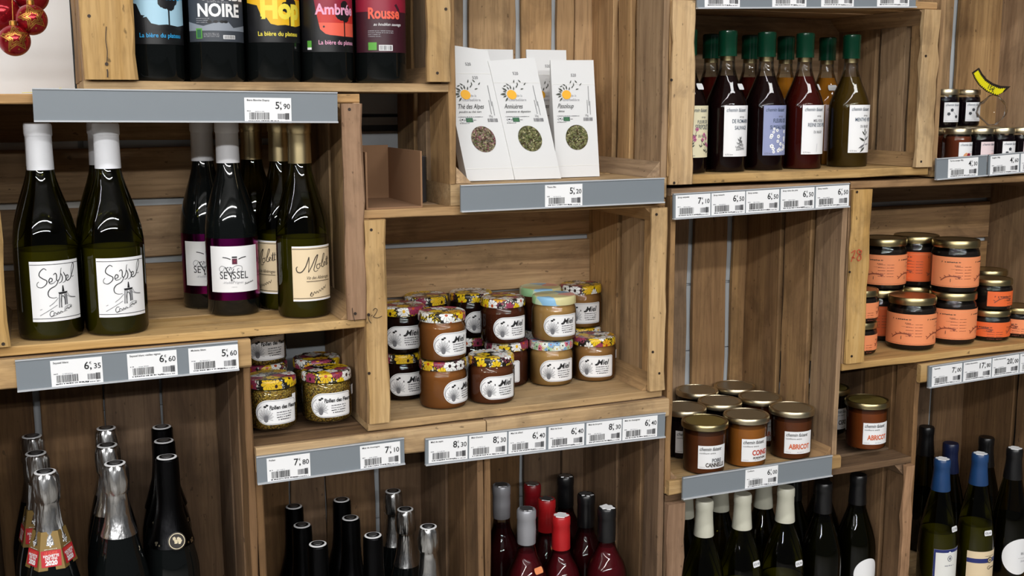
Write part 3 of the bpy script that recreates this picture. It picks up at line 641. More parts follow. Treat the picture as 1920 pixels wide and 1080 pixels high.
for px, k, zb, desc, rz in ((294, 'Blanche', .0470, 'black beer bottle with blue label reading Blanche, leftmost on top crate', .06), (408, 'Noire', .0515, 'black beer bottle with black and white label reading Combe Noire', -.02), (514, 'Hop', .0520, 'black beer bottle with yellow label reading Hop', .0), (614, 'Ambrée', .0405, 'black beer bottle with red label reading Ambrée', -.10), (714, 'Rousse', .0410, 'black beer bottle with maroon label reading Rousse, rightmost of the beers', -.14)):
    x = at(px, 150, .046).x
    T = bottle(desc, x, .046, ZA, BEER, 'glass_black', cat='beer bottle', nm='beer_bottle', cap=([(.0150, .262), (.0150, .2775), (0, .278)], 'cap_black'), rz=rz)
    label_on(T, .0365, .090, zb, zb+.095, {'Rousse': 'beer_maroon', 'Noire': 'slate'}.get(k, 'label_black'), beer_label(k), 'beer'+k)
for i, x in enumerate((.1270, .2035, .2800, .3565, .4330)):
    pass
    bottle('black beer bottle in the second row, behind and between the labelled ones, '+('leftmost', 'second', 'third', 'fourth', 'rightmost')[i], x, .165, ZA, BEER, 'glass_black', cat='beer bottle', nm='beer_bottle', cap=([(.0150, .262), (.0150, .2775), (0, .278)], 'cap_black'))
# ---- left wine crate
ZB_ = -.302
def lab_seyssel(pr, w, h):
    pr.rect(-w/2+.0004, h/2-.0045, w/2-.0004, h/2-.0038, 'ink'); pr.rect(-w/2+.0004, -h/2+.0038, w/2-.0004, -h/2+.0045, 'ink')
    u = lambda L: [((x-900)/385*w, (252-y)/425*h) for x, y in L]; s = .0010
    for L in ([(830, 100), (812, 88), (785, 110), (778, 138), (800, 158), (828, 175), (822, 200), (790, 222), (762, 215), (758, 195), (772, 180)],
              [(842, 186), (862, 180), (866, 164), (852, 158), (842, 178), (850, 196), (875, 192), (890, 178)],
              [(876, 136), (890, 124), (898, 140), (896, 172), (908, 178), (924, 150), (932, 100), (938, 92)],
              [(912, 170), (890, 210), (850, 232), (832, 258), (836, 286), (862, 298), (890, 296)],
              [(930, 130), (940, 158), (932, 186), (912, 196)], [(950, 122), (958, 140), (968, 160), (960, 186), (940, 196)],
              [(966, 172), (984, 164), (986, 148), (974, 146), (966, 166), (976, 184), (1000, 174), (1016, 150), (1040, 100), (1044, 74), (1034, 68), (1020, 100), (1014, 146), (1022, 162), (1036, 156)]):
        pr.stroke(u(L), s*1.15, 'ink', taper=True)
    pr.fan(u([(902, 262), (972, 258), (966, 272), (908, 276)]), 'ink', 3); pr.fan(u([(930, 258), (935, 215), (942, 215), (948, 258)]), 'ink', 3)
    for a in (910, 925): pr.stroke(u([(a, 276), (a-6, 370)]), .0012, 'ink_grey', False)
    for a in (950, 962): pr.stroke(u([(a, 276), (a+2, 352)]), .0016, 'ink_grey', False)
    pr.stroke(u([(922, 370), (920, 310), (934, 288), (946, 308), (948, 355)]), .0009, 'ink')
    pr.stroke(u([(970, 268), (990, 296), (1042, 308)]), .0006, 'ink_grey'); pr.stroke(u([(968, 290), (1000, 305), (1042, 310)]), .0005, 'ink_grey')
    pr.stroke(u([(900, 300), (870, 330), (835, 355)]), .0006, 'ink_grey'); pr.stroke(u([(890, 350), (830, 385), (765, 420)]), .0006, 'ink_grey', False)
    pr.stroke(u([(768, 380), (784, 374)]), .0005, 'ink_grey', False)
    pr.stroke(u([(862, 392), (845, 392), (834, 412), (842, 428), (862, 418), (862, 404), (872, 404), (884, 414), (892, 400), (902, 410), (912, 396), (925, 404)]), .0007, 'ink'); pr.stroke(u([(940, 400), (948, 370), (985, 358), (1000, 364), (985, 378), (955, 384)]), .0006, 'ink_grey')
    pr.stroke(u([(945, 392), (965, 372), (975, 385), (990, 366), (998, 378)]), .0007, 'ink'); pr.stroke(u([(840, 432), (930, 402), (960, 396)]), .0005, 'ink_grey')
def lab_seyssel2(pr, w, h):
    pr.stroke([(-.017, .0175), (-.011, .0165), (-.006, .0145)], .0012, 'ink'); pr.stroke([(.016, .0175), (.010, .0165), (.005, .0145)], .0012, 'ink')
    pr.rect(-.0040, .0075, .0030, .0155, 'ink_purple'); pr.rect(-.0040, .0165, .0030, .0185, 'ink'); pr.disc(-.0005, .0115, .0012, 'beer_crimson', layer=4, n=8)
    pr.text('SE', -.0225, -.0135, .0150, 'ink', xs=.80); pr.text('SSEL', -.0045, -.0135, .0150, 'ink', xs=.80)
    pr.stroke([(-.014, .0035), (-.010, -.004), (-.0068, -.010), (-.0055, -.0165)], .0016, 'ink', taper=True); pr.stroke([(-.002, .001), (-.0055, -.008), (-.0062, -.0165)], .0010, 'ink')
    pr.stroke([(-.014, .0035), (-.019, .005), (-.0225, .001), (-.0205, -.003), (-.0165, -.001), (-.0150, .003)], .0006, 'ink_grey')
    pr.stroke([(-.004, .002), (.002, .0055), (.009, .004), (.009, -.002), (.004, -.003), (.003, .0005), (.0055, .0015)], .0006, 'ink_grey')
    r = random.Random(5)
    for k in range(22): pr.disc(-.0085+r.uniform(-.0035, .0035), -.0015+r.uniform(-.005, .005), .0008, 'ink_grey', n=6, layer=4)
    for k in range(9): pr.disc(-.004+r.uniform(-.002, .002), -.015+r.uniform(-.003, .003), .0006, 'ink_grey', n=6, layer=4)
    pr.text('Vieilles Vignes', -.003, -.0205, .0048, 'ink_soft', 'C', shear=.2); pr.dashes(-.018, -.015, -.0195, .0006, 'ink_grey', 1); pr.dashes(.013, .016, -.0195, .0006, 'ink_grey', 1)
    pr.scrawl(.013, .027, -.0225, .0022, .0005, seed=2, slope=.25); pr.dashes(-.006, .002, -.0255, .0005, 'ink_grey', 3)
def lab_molette(pr, w, h):
    for s in (1, -1): pr.rect(-w/2+.0004, s*(h/2-.004)-.0004, w/2-.0004, s*(h/2-.004)+.0004, 'ink')
    for s in (1, -1): pr.rect(-w/2, s*h/2-(s > 0)*.0022, w/2, s*h/2+(s < 0)*.0022, 'paper', 1)
    U = lambda L: [(-w/2+(x-1280)/430*w*.93, (490-y)/625*h) for x, y in L]
    pr.stroke(U([(1335, 405), (1322, 425), (1332, 465), (1370, 470), (1410, 420), (1440, 340), (1452, 300), (1450, 380), (1442, 475)]), .0015, 'ink_brown', taper=True)
    pr.stroke(U([(1442, 475), (1480, 400), (1520, 310), (1548, 280), (1530, 340), (1500, 440), (1515, 468), (1545, 455)]), .0014, 'ink_brown', taper=True)
    pr.stroke(U([(1560, 385), (1535, 395), (1530, 425), (1550, 440), (1572, 415), (1566, 385), (1580, 380)]), .0010, 'ink_brown')
    pr.stroke(U([(1585, 410), (1615, 340), (1635, 285), (1622, 275), (1600, 350), (1592, 415), (1615, 420), (1630, 395), (1645, 375), (1630, 370), (1622, 400), (1640, 412)]), .0010, 'ink_brown')
    pr.stroke(U([(1655, 410), (1672, 310), (1668, 370), (1664, 405), (1680, 400), (1692, 310), (1686, 370), (1684, 400), (1700, 390)]), .0009, 'ink_brown'); pr.stroke(U([(1650, 345), (1705, 335)]), .0007, 'ink_brown', False)
    pr.text('Vin des Allobroges', *U([(1418, 555)])[0], .0068, 'ink_brown', shear=.35, xs=.72); pr.rect(*U([(1420, 580)])[0], *U([(1690, 574)])[0], 'ink_brown')
    a = U([(1455, 745)])[0]; pr.scrawl(a[0], a[0]+.026, a[1], .0042, .0007, 'ink_brown', seed=8, slope=.38); pr.stroke(U([(1470, 700), (1455, 730), (1470, 750), (1490, 725)]), .0008, 'ink_brown')
x1, y1 = base(99, 640, ZB_, .0405); x2, y2 = base(222, 631, ZB_, .0405)
for (x, y, rz, l, b) in ((x1, y1, .10, 'front wine bottle at far left with white capsule and handwritten Seyssel label', 1), (x2, y2, .04, 'second front wine bottle from the left, white capsule and handwritten Seyssel label', 1),
        (.0060, .150, 0, 'white-capped wine bottle hidden behind the leftmost Seyssel bottle', 0), (.0868, .150, 0, 'white-capped wine bottle behind the second Seyssel bottle, cap showing left of it', 0)):
    T = bottle(l, x, y, ZB_, BUR, 'glass_green', 'wine_white', .116, (CAPW, 'cap_white'), rz=rz)
    label_on(T, .0403, .066, .026, .104, 'paper', lab_seyssel if b else None, 'seyssel', u=.006)
for (x, y, rz, l) in ((at(440, 590, .125).x, .125, -.06, 'front wine bottle with purple band and printed SEYSSEL label'), (.2310, .2000, -.1, 'purple-banded wine bottle behind the printed SEYSSEL one, to its left')):
    T = bottle(l, x, y, ZB_, scl(BUR, .93, 1), 'glass_black', None, None, (CAPW, 'cap_white'), rz=rz)
    L = label_on(T, .0375, .098, .024, .113, 'foil_purple', None, 'purpleband', name='band')
    label_on(T, .0378, .074, .036, .102, 'paper', lab_seyssel2, 'seyssel2')
for k, (x, y, l) in enumerate(((at(572, 598, .066).x, .066, 'front wine bottle with gold capsule and cream label reading Molette'), (.3340, .1410, 'gold-capped wine bottle directly behind the Molette bottle'), (.3050, .2110, 'gold-capped wine bottle at the very back, left of the other gold caps'))):
    T = bottle(l, x, y, ZB_, scl(BUR, .93, 1), 'glass_green', 'wine_white', .114, (CAPW, 'foil_gold'), rz=-.10 if k == 0 else -1.5)
    label_on(T, .0375, .064, .026, .104, 'cream', lab_molette, 'molette', u=.012)
# ---- syrups
ZG = -.1135
def flower(pr, x, y, r, mat, n=5, core='leaf_ink'):
    for k in range(n): a = 2*math.pi*k/n+x*900; pr.disc(x+math.cos(a)*r*.6, y+math.sin(a)*r*.6, r*.5, mat, n=7, layer=4)
    pr.disc(x, y, r*.28, core, n=6, layer=5)
def leaf(pr, x, y, L, a, mat='leaf_ink', w=.28):
    c, s = math.cos(a), math.sin(a); pr.fan([(x+c*t*L-s*q*L*w, y+s*t*L+c*q*L*w) for t, q in ((0, 0), (.3, .45), (.6, .4), (1, 0), (.6, -.4), (.3, -.45))], mat, 4)
def lab_syrup(lines, art):
    def f(pr, w, h):
        t = h/2; pr.text('chemin faisant', -w/2+.003, t-.010, .0086, 'ink_blue', shear=.35, xs=.74, bold=.004)
        pr.text('sirop', .004, t-.0195, .0048, 'ink_grey', 'C'); y = t-.028
        for i, (s, sz) in enumerate(lines): pr.text(s, .003, y, sz, 'ink_blue' if sz > .0065 else 'ink_grey', 'C', xs=.66, bold=.006); y -= sz*1.22
        r = random.Random(len(art)+3)
        if art == 'rosemary':
            for k in range(5): 
                a = 1.2+k*.22; x0, y0 = -.006+k*.004, -t+.010; pts = [(x0, y0+j*.005+k*.0) for j in range(0)]
                x1, y1 = x0+math.cos(a)*.02, y0+math.sin(a)*.022; pr.stroke([(x0, y0), ((x0+x1)/2+.002, (y0+y1)/2), (x1, y1)], .0005, 'leaf_ink')
                for j in range(7): q = j/7; leaf(pr, x0+(x1-x0)*q, y0+(y1-y0)*q, .0055, a+(.9 if j % 2 else -.9), 'ink_grey', .16)
        elif art == 'elder':
            for k in range(20): flower(pr, r.uniform(-.016, .016), r.uniform(-t+.005, .004), r.uniform(.0022, .0034), 'petal_white')
        elif art == 'mint':
            pr.stroke([(-.004, -t+.006), (.004, -t+.018), (.006, -t+.034)], .0008, 'ink_grey')
            for a, L, yy, m in ((2.7, .014, .020, 'leaf_ink'), (.6, .013, .021, 'ink_grey'), (3.6, .015, .014, 'ink_grey'), (.1, .012, .014, 'ink_soft'), (2.3, .010, .030, 'leaf_ink'), (.9, .010, .030, 'ink_grey'), (1.6, .009, .034, 'leaf_ink'), (3.9, .014, .010, 'leaf_ink')): leaf(pr, .004, -t+yy, L, a, m)
        elif art == 'violet':
            for k in range(8): x0 = r.uniform(-.018, .018); y0 = r.uniform(-t+.004, -.004); pr.stroke([(x0, y0), (x0+.002, y0+.006), (x0+.004, y0+.011)], .0006, 'leaf_ink'); flower(pr, x0+.004, y0+.012, .003, 'berry_pink'); leaf(pr, x0, y0, .006, 2.2); leaf(pr, x0, y0, .006, .8)
        elif art == 'meadow': pr.stroke([(0, -t+.004), (.001, -t+.018)], .0005, 'ink_soft')
        pr.text('0,75 litre', -w/2+.003, -t+.0022, .0034, 'ink_grey')
    return f
CAPS = [(.0152, .187), (.0150, .196), (.0149, .216), (.0155, .222), (.0152, .2265), (.0135, .228), (0, .228)]
def syrup(label, x, y, liq, lines, art, paper, rz=0., stk=None, gl='glass_clear'):
    T = bottle(label, x, y, ZG, SYR, gl, liq, .156, (CAPS, 'glass_cap'), cat='syrup bottle', nm='syrup_bottle', rz=rz)
    part('stopper', lathe_me('stopper', [(0, .180), (.0112, .180), (.0112, .186), (.0118, .187), (.0118, .194), (0, .194)], 'foil_gold', 24), T)
    part('crown', lathe_me('crown', [(.0132, .205), (.0134, .2115), (.0130, .2255), (0, .2256)], 'leaf_green', 24), T)
    if lines is not None: label_on(T, .0345, .054, .026, .108, paper, lab_syrup(lines, art), 'syr'+art, u=.004)
    if stk is not None: sticker(T, SYR, .138, stk, txt='')
    return T
syrup('syrup bottle half hidden by the post at left, cream label reading Fleurs de Serpolet', at(1284, 325, .055).x, .055, 'syrup_black', [('FLEURS DE', .0075), ('SERPOLET', .0105), ('DU BUGEY', .006)], 'violet', 'label_yellowish', stk=.3, rz=.12)
syrup('dark syrup bottle with white label reading De Romarin Sauvage', at(1358, 323, .058).x, .058, 'syrup_black', [('DE ROMARIN', .0088), ('SAUVAGE', .0088)], 'rosemary', 'paper', stk=.5)
syrup('dark syrup bottle with lilac label reading Fleurs de Sureau Noir', at(1430, 319, .066).x, .066, 'syrup_black', [('FLEURS DE', .0090), ('SUREAU NOIR', .0090)], 'elder', 'label_lilac')
syrup('red-brown syrup bottle with white label reading Miel Roux, Reine des Pres', at(1501, 317, .068).x, .068, 'syrup_red', [('MIEL ROUX', .0065), ('REINE DES PRES', .0090), ('DU BUGEY', .0062)], 'meadow', 'paper', stk=.75)
syrup('golden syrup bottle with mint sketch label reading Menthe Verte, rightmost', at(1587, 313, .080).x, .080, 'syrup_amber', [('MENTHE VERTE', .0088), ('DU BUGEY', .0062)], 'mint', 'paper')
for px, y, liq, w, sx in ((1330, .150, 'syrup_red', 'leftmost of the back row', .6), (1402, .150, 'syrup_red', 'in the back row between romarin and sureau', None), (1468, .155, 'syrup_orange', 'in the back row between sureau and reine des pres', .9), (1545, .160, 'syrup_orange', 'rightmost of the back row, with a price sticker on its neck', -.2)):
    syrup('syrup bottle, '+w, at(px, 250, y).x, y, liq, [('DU BUGEY', .006)] if px in (1330, 1545) else [], 'b%d' % px, 'label_pinkish' if px == 1545 else 'label_lilac', stk=sx, rz=.5 if px == 1330 else 0)
# ---- honey and pollen jars
HON = [(0, 0), (.030, 0), (.0345, .0025), (.0368, .008), (.0368, .0485), (.0358, .0535), (.0335, .0575), (.0333, .064)]
HLID = [(.0338, .0600), (.0358, .0600), (.0362, .0615), (.0360, .0700), (.0352, .0722), (.0335, .0734), (.0328, .0731), (.0320, .0730), (.0312, .0730), (0, .0730)]
PITCH = .0734
def hon_shape(w, h, notch=False):
    r = h/2; c = .0035
    def f(u, w=w, h=h):
        x = u
        if x < -w/2+r: k = math.sqrt(max(0, r*r-(x-(-w/2+r))**2)); return k
        if x > w/2-c: k = r-c+math.sqrt(max(0, c*c-(x-(w/2-c))**2)); return k
        return r
    return f
def lab_honey(title):
    def f(pr, w, h):
        sh = hon_shape(w-.0028, h-.0028); n = 30; top = []; xs = [-w/2+.0014+(w-.0028)*(.5-.5*math.cos(math.pi*i/n)) for i in range(n+1)]
        pr.stroke([(x, sh(x)) for x in xs]+[(x, -sh(x)) for x in xs[::-1]]+[(xs[0], sh(xs[0]))], .00045, 'ink_grey', False)
        cx, cy = -w/2+.0150, -.004; r = random.Random(4)
        for k in range(19):
            a = R(-25+k*230/18-0); L = .0105 if k % 2 else .0125; pr.stroke([(cx+math.cos(a)*.002, cy-.004+math.sin(a)*.002), (cx+math.cos(a)*L*.85, cy-.002+math.sin(a)*L)], .00055, 'ink_grey', False)
        pr.disc(cx, cy-.006, .0032, 'ink_grey', .0042, layer=4, n=10); pr.disc(cx-.001, cy+.0125, .0022, 'ink', .0016, layer=4, n=8); pr.disc(cx+.002, cy+.0145, .0020, 'ink', .0015, layer=4, n=8); pr.disc(cx+.0085, cy+.009, .0008, 'ink', .0018, layer=4, n=8)
        pr.stroke([(cx-.0115, cy-.004), (cx-.0128, cy+.003), (cx-.0105, cy+.009), (cx-.006, cy+.013)], .0010, 'ink_soft')
        tx = w*.17
        if title == 'Miel':
            pr.text('Miel', tx+.001, .0030, .0125, 'ink', 'C', bold=.02, shear=.25, xs=.95); pr.disc(tx-.0105, .0035, .0026, 'ink', .0016, layer=4, n=10); pr.stroke([(tx-.0105, .004), (tx-.0075, .008), (tx-.005, .010)], .0010, 'ink')
        else: pr.text(title, tx, .0045, .0080, 'ink', 'C', bold=.03, xs=.78, shear=.08)
        for i, y in enumerate((-.0005, -.0040, -.0075, -.0110)): pr.dashes(tx-.0115+.002*(i == 3), tx+.0115-.002*(i == 3), y, .0016, 'ink' if i > 1 else 'ink_grey', i)
    return f
def honey(label, x, y, z, liq, lid, rz=0., title='Miel', seal=0, u=.0, nm='honey_jar', cat='honey jar', zl=.060):
    T = thing(nm, label, cat, (x, y, z), rz)
    part('glass', lathe_me('glass', HON, 'glass_clear'), T); part('content', lathe_me('content', inner(HON, .0014, zl), liq), T)
    o = part('lid', lathe_me('lid', HLID, lid), T); o.rotation_euler.z = rnd.uniform(0, 6.28)
    w, h = .062, .036; sh = hon_shape(w, h)
    label_on(T, .0368, w, .0095, .0455, 'paper', lab_honey(title), 'hl'+title, shape=lambda q: (.0275-sh(q-u), .0275+sh(q-u)), u=u)
    if seal: part('seal_label', patch_me(.0372, .0368*seal-.004, .0368*seal+.004, .036, .050, 'paper', key='seal'), T)
    return T
ZE = -.4565; HX = {}
J = [ # name, x, y, level, liquid, lid, rot, label
 (.5535, .0560, 0, 'honey_amber', 'floral_1', .52, 'amber honey jar front left, bottom of its stack, label turned right'),
 (.6320, .0540, 0, 'honey_brown', 'floral_2', -.02, 'front brown honey jar on the shelf with its whole Miel label showing'),
 (.7640, .1170, 0, 'honey_cream', 'floral_pastel', -.10, 'pale cream honey jar on the shelf under the one with pastel lid'),
 (.8425, .1150, 0, 'honey_caramel', 'floral_4', -.36, 'caramel honey jar standing alone at the right of the honey jars'),
 (.5110, .1300, 0, 'honey_dark', 'floral_3', -.02, 'almost black honey jar at left, bottom of its stack'),
 (.6940, .1400, 0, 'honey_chestnut', 'floral_5', -.62, 'dark honey jar half hidden behind the front brown jar'),
 (.5760, .2025, 0, 'honey_dark', 'floral_0', 0, 'dark honey jar on the shelf at the back, behind the amber stack'),
 (.6550, .2025, 0, 'honey_dark', 'floral_1', 0, 'dark honey jar on the shelf at the back, behind the brown jars'),
 (.7840, .2015, 0, 'honey_brown', 'floral_2', 0, 'brown honey jar on the shelf at the back, behind the cream stack'),
 (.8585, .1980, 0, 'honey_caramel', 'floral_3', 0, 'caramel honey jar on the shelf in the back right corner'),
 (.5535, .0575, 1, 'honey_amber', 'floral_0', .14, 'amber honey jar on top of the front left stack, yellow flowered lid'),
 (.6850, .1330, 1, 'honey_chestnut', 'floral_4', .02, 'red-brown honey jar on the upper layer in the middle, flowered lid'),
 (.7700, .1190, 1, 'honey_cream', 'lid_pastel', -.06, 'pale cream honey jar on top with a blue and green pastel lid'),
 (.5130, .1310, 1, 'honey_dark', 'floral_5', -.18, 'almost black honey jar on top of the dark stack at left'),
 (.8585, .1985, 1, 'honey_caramel', 'floral_1', -.25, 'caramel honey jar on top in the back right corner, yellow flowered lid'),
 (.5770, .2025, 1, 'honey_dark', 'floral_3', .2, 'dark honey jar on the upper layer at the back left'),
 (.6560, .2025, 1, 'honey_dark', 'floral_2', .2, 'dark honey jar on the upper layer at the back centre'),
 (.7830, .2015, 1, 'honey_brown', 'lid_pastel', 0, 'brown honey jar on the upper layer at the back behind the pastel lid')]
for x, y, lv, liq, lid, rz, l in J:
    honey(l, x, y, ZE+lv*PITCH, liq, lid, rz, seal=1.35 if (x == .8425 or (lv and x == .5535)) else 0)
ZP = -.4575
x, y = .292, .0565; honey('pollen jar at front left of its shelf, edge hidden by the crate post', x, y, ZP, 'pollen', 'floral_3', .02, 'Pollen des Fleurs', .8, nm='pollen_jar', cat='pollen jar', zl=.057)
honey('pollen jar at front right of its shelf with a full flowered lid', .3745, .0620, ZP, 'pollen', 'floral_1', -.05, 'Pollen des Fleurs', 1.25, nm='pollen_jar', cat='pollen jar', zl=.057)
honey('pollen jar at the back left on the shelf, carrying another jar', .2990, .1500, ZP, 'pollen', 'floral_5', 0, 'Pollen des Fleurs', nm='pollen_jar', cat='pollen jar', zl=.057)
honey('pollen jar at the back right on the shelf, behind the flowered lid', .3800, .1480, ZP, 'pollen', 'floral_4', 0, 'Pollen des Fleurs', nm='pollen_jar', cat='pollen jar', zl=.057)
honey('pollen jar stacked on the back one, cut off by the board above', .2965, .1450, ZP+PITCH, 'pollen', 'floral_2', .1, 'Pollen des Fleurs', nm='pollen_jar', cat='pollen jar', zl=.057)
# ---- jams with flat gold lids
JAM = [(0, 0), (.031, 0), (.0345, .0025), (.0352, .008), (.0372, .076), (.0372, .081)]
JLID = [(.0380, .0775), (.0396, .0775), (.0400, .0790), (.0400, .0850), (.0388, .0872), (.0368, .0875), (.0362, .0864), (.0355, .0858), (.0345, .0856), (.0340, .0856), (0, .0856)]
def lab_jam(lines):
    def f(pr, w, h):
        t = h/2; pr.text('chemin faisant', -w/2+.002, t-.0085, .0090, 'ink', shear=.35, xs=.76, bold=.008); pr.text('confiture extra', -w/2+.002, t-.0140, .0042, 'ink', shear=.15, xs=1.1)
        for s, x, y, sz, m in lines: pr.text(s, x, y, sz, m, 'C', bold=.035, xs=.78, vs=1.05)
        pr.dashes(-w/2+.002, -w/2+.012, -t+.003, .0007, 'ink_grey', 3); pr.dashes(-.004, .008, -t+.0032, .0011, 'ink_soft', 6)
    return f
LJ = {'POIRE': [('POIRE', .006, -.0085, .0085, 'ink_grey'), ('CANNELLE', .004, -.0165, .0092, 'ink_brown')], 'COING': [('COING', .007, -.0085, .0120, 'ink_red'), ('DE MONTAGNE', .006, -.0150, .0045, 'ink_brown')],
      'ABRICOT': [('ABRICOT', .001, -.0110, .0118, 'ink_orange')], 'CERISE': [('CERISE', .002, -.0105, .0110, 'ink_brown')]}
def jam(label, x, y, z, liq, kind, rz=0., lid='lid_gold', u=.0):
    T = thing('jam_jar', label, 'jam jar', (x, y, z), rz); prof = JAM
    part('glass', lathe_me('glass', prof, 'glass_clear'), T); part('content', lathe_me('content', inner(prof, .0014, .068), liq), T)
    L = part('lid', lathe_me('lid', JLID, lid), T); part('lid_panel', lathe_me('lid_panel', [(.0336, .0857), (.0334, .0862), (.0328, .0864), (.0320, .0864), (.0315, .0864), (0, .0864)], {'lid_gold': 'lid_top_gold'}.get(lid, 'lid_top_pale'), 36), L)
    label_on(T, .0362, .053, .0120, .0520, 'paper', lab_jam(LJ[kind]), 'jl'+kind, u=u); return T
ZH = -.6215
for x, y, liq, k, l, rz, lid in ((at(1320, 893, .050).x, .052, 'jam_brown', 'POIRE', 'jam jar with yellow-gold lid and label reading Poire Cannelle, front left', -.12, 'lid_gold'), (at(1396, 877, .056).x, .056, 'jam_orange', 'COING', 'orange quince jam jar with label reading Coing, front middle', -.05, 'lid_gold_pale'), (at(1481, 866, .060).x, .060, 'jam_brown', 'ABRICOT', 'jam jar with label reading Abricot, front right of the tall crate', -.22, 'lid_gold_pale'),
        (1.0360, .140, 'jam_black', 'CERISE', 'dark jam jar at the left behind the Poire Cannelle jar', -.2, 'lid_gold_pale'), (1.1180, .150, 'jam_black', 'CERISE', 'gold-lidded jam jar in the second row, middle', 0, 'lid_gold_pale'), (1.2030, .146, 'jam_brown', 'ABRICOT', 'gold-lidded jam jar in the second row, behind the front Abricot jar', 0, 'lid_gold_pale'),
        (1.1230, .2340, 'jam_black', 'CERISE', 'gold-lidded jam jar in the back row, left', 0, 'lid_gold_pale'), (1.2060, .2320, 'jam_black', 'CERISE', 'gold-lidded jam jar in the back row, right', 0, 'lid_gold_pale')):
    jam(l, x, y, ZH, liq, k, rz, lid)
jam('jam jar with label reading Abricot standing alone right of the tall crate', at(1622, 862, .054).x, .056, -.6240, 'jam_apricot', 'ABRICOT', -.28, u=.006)
jam('dark jam jar in the shadow behind the lone Abricot jar', 1.3700, .160, -.6240, 'jam_black', 'CERISE', .2)
# ---- orange-wrapped jars
TAP = [(0, 0), (.036, 0), (.0415, .003), (.0435, .009), (.0435, .070), (.0420, .077), (.0395, .082), (.0395, .088)]
TLID = [(.0400, .0840), (.0420, .0840), (.0425, .0855), (.0425, .0950), (.0412, .0972), (.0395, .0974), (.0388, .0966), (.0380, .0964), (.0372, .0964), (0, .0964)]
TAPS = [(0, 0), (.031, 0), (.0355, .003), (.0370, .007), (.0370, .038), (.0360, .043), (.0340, .046), (.0340, .052)]
TLIDS = [(.0345, .0475), (.0362, .0475), (.0367, .0490), (.0367, .0565), (.0356, .0582), (.0340, .0584), (.0332, .0578), (.0325, .0576), (.0318, .0576), (0, .0576)]
def lab_tap(big):
    def f(pr, w, h):
        t = h/2
        for i, x in enumerate((.004, -.060)):
            pr.text('TAPENADE NOIRE' if 0 else "P", x, t-.011, .0042, 'ink_brown', bold=.02); pr.dashes(x+.006, x+.034, t-.0095, .0022, 'ink_brown', 3); pr.dashes(x+.024, x+.034, t-.0160, .0012, 'ink_brown', 5); pr.dashes(x+.018, x+.034, t-.0225 if big else t-.017, .0005, 'ink_brown', 7)
            y0 = -t+(.013 if big else .008); pr.stroke([(x+.000, y0-.001), (x+.010, y0+.006), (x+.022, y0+.008), (x+.036, y0+.006)], .0020, 'rust_label')
            for k in range(9): leaf(pr, x+.002+k*.004, y0+.002+.006*math.sin(k*.38), .0055, (.5 if k % 2 else 2.6)-k*.05, 'rust_label', .3)
            if big: pr.stroke([(x+.018, y0+.003), (x+.018, y0-.003)], .0009, 'ink_brown', False); pr.dashes(x+.022, x+.032, -t+.006, .0010, 'peach', 2)
        for k in range(5 if big else 4):
            for c in (-.034, -.018): pr.dashes(c, c+.013, t-.018-k*.0055*(1 if big else .8), .0012, 'rust_label', k+int(c*-1000))
        if big: pr.dashes(-w/2+.002, w/2-.002, -t+.0022, .0007, 'rust_label', 11)
        if big: pr.rect(-w/2, t-.0045, w/2, t-.0040, 'peach', 1)
    return f
def tap(label, x, y, z, big=True, rz=0., mat='label_orange'):
    T = thing('olive_jar' if 0 else 'spread_jar', label, 'spread jar', (x, y, z), rz); P, L = (TAP, TLID) if big else (TAPS, TLIDS)
    part('glass', lathe_me('glass', P, 'glass_clear'), T); part('content', lathe_me('content', inner(P, .0016, P[-3][1]), 'tapenade'), T); part('lid', lathe_me('lid', L, 'lid_gold'), T)
    r = P[4][0]; label_on(T, r, r*3.9, .0115, .068, mat, lab_tap(True), 'tapb'+mat) if big else label_on(T, r, r*3.9, .0090, .0370, mat, lab_tap(False), 'taps'+mat)
    return T
ZI = -.4485; PB = .0975; PS = .0585
for x, y, lv, big, rz, m, l in ((1.4720, .062, 0, True, -.16, 'label_orange', 'front large jar with orange wrapper on the shelf, its lid uncovered'), (1.5780, .070, 0, True, -.05, 'label_orange', 'large orange-wrapped jar on the shelf right of the front one, another on top'),
        (1.4760, .152, 0, True, -.2, 'label_deep_orange', 'large deep orange jar on the shelf behind the front jar, at left'), (1.5640, .156, 0, True, 0, 'label_deep_orange', 'large orange-wrapped jar on the shelf in the second row, mostly hidden'), (1.3520, .070, 0, False, .3, 'label_orange', 'small orange jar on the shelf peeking out by the post marked 78, bottom one'), (1.3520, .0705, 1, False, .3, 'label_orange', 'small orange jar on another beside the post marked 78'),
        (1.5790, .072, 1, True, .04, 'label_orange', 'large orange-wrapped jar on top at the front right of the stack'), (1.4760, .150, 1, True, -.12, 'label_orange', 'large orange-wrapped jar on top at the left of the stack'), (1.5630, .158, 1, True, -.3, 'label_deep_orange', 'large orange-wrapped jar on top, squeezed between the other two'),
        (1.6640, .061, 0, False, .02, 'label_deep_orange', 'small deep orange jar on the shelf, bottom of the small stack'), (1.6670, .064, 1, False, .95, 'label_deep_orange', 'small deep orange jar on top of the small stack'), (1.7380, .060, 0, False, -.2, 'label_orange', 'small orange-wrapped jar at the right edge of the photo'),
        (1.7480, .150, 0, False, .2, 'label_orange', 'small orange jar on the shelf at the back right, mostly hidden'), (1.7470, .152, 1, False, .3, 'label_orange', 'small orange jar stacked at the back right, lid showing'), (1.4700, .204, 2, False, 0, 'label_orange', '')):
    if lv == 2: continue
    tap(l, x, y, ZI+(PB if big else PS)*lv, big, rz, m)
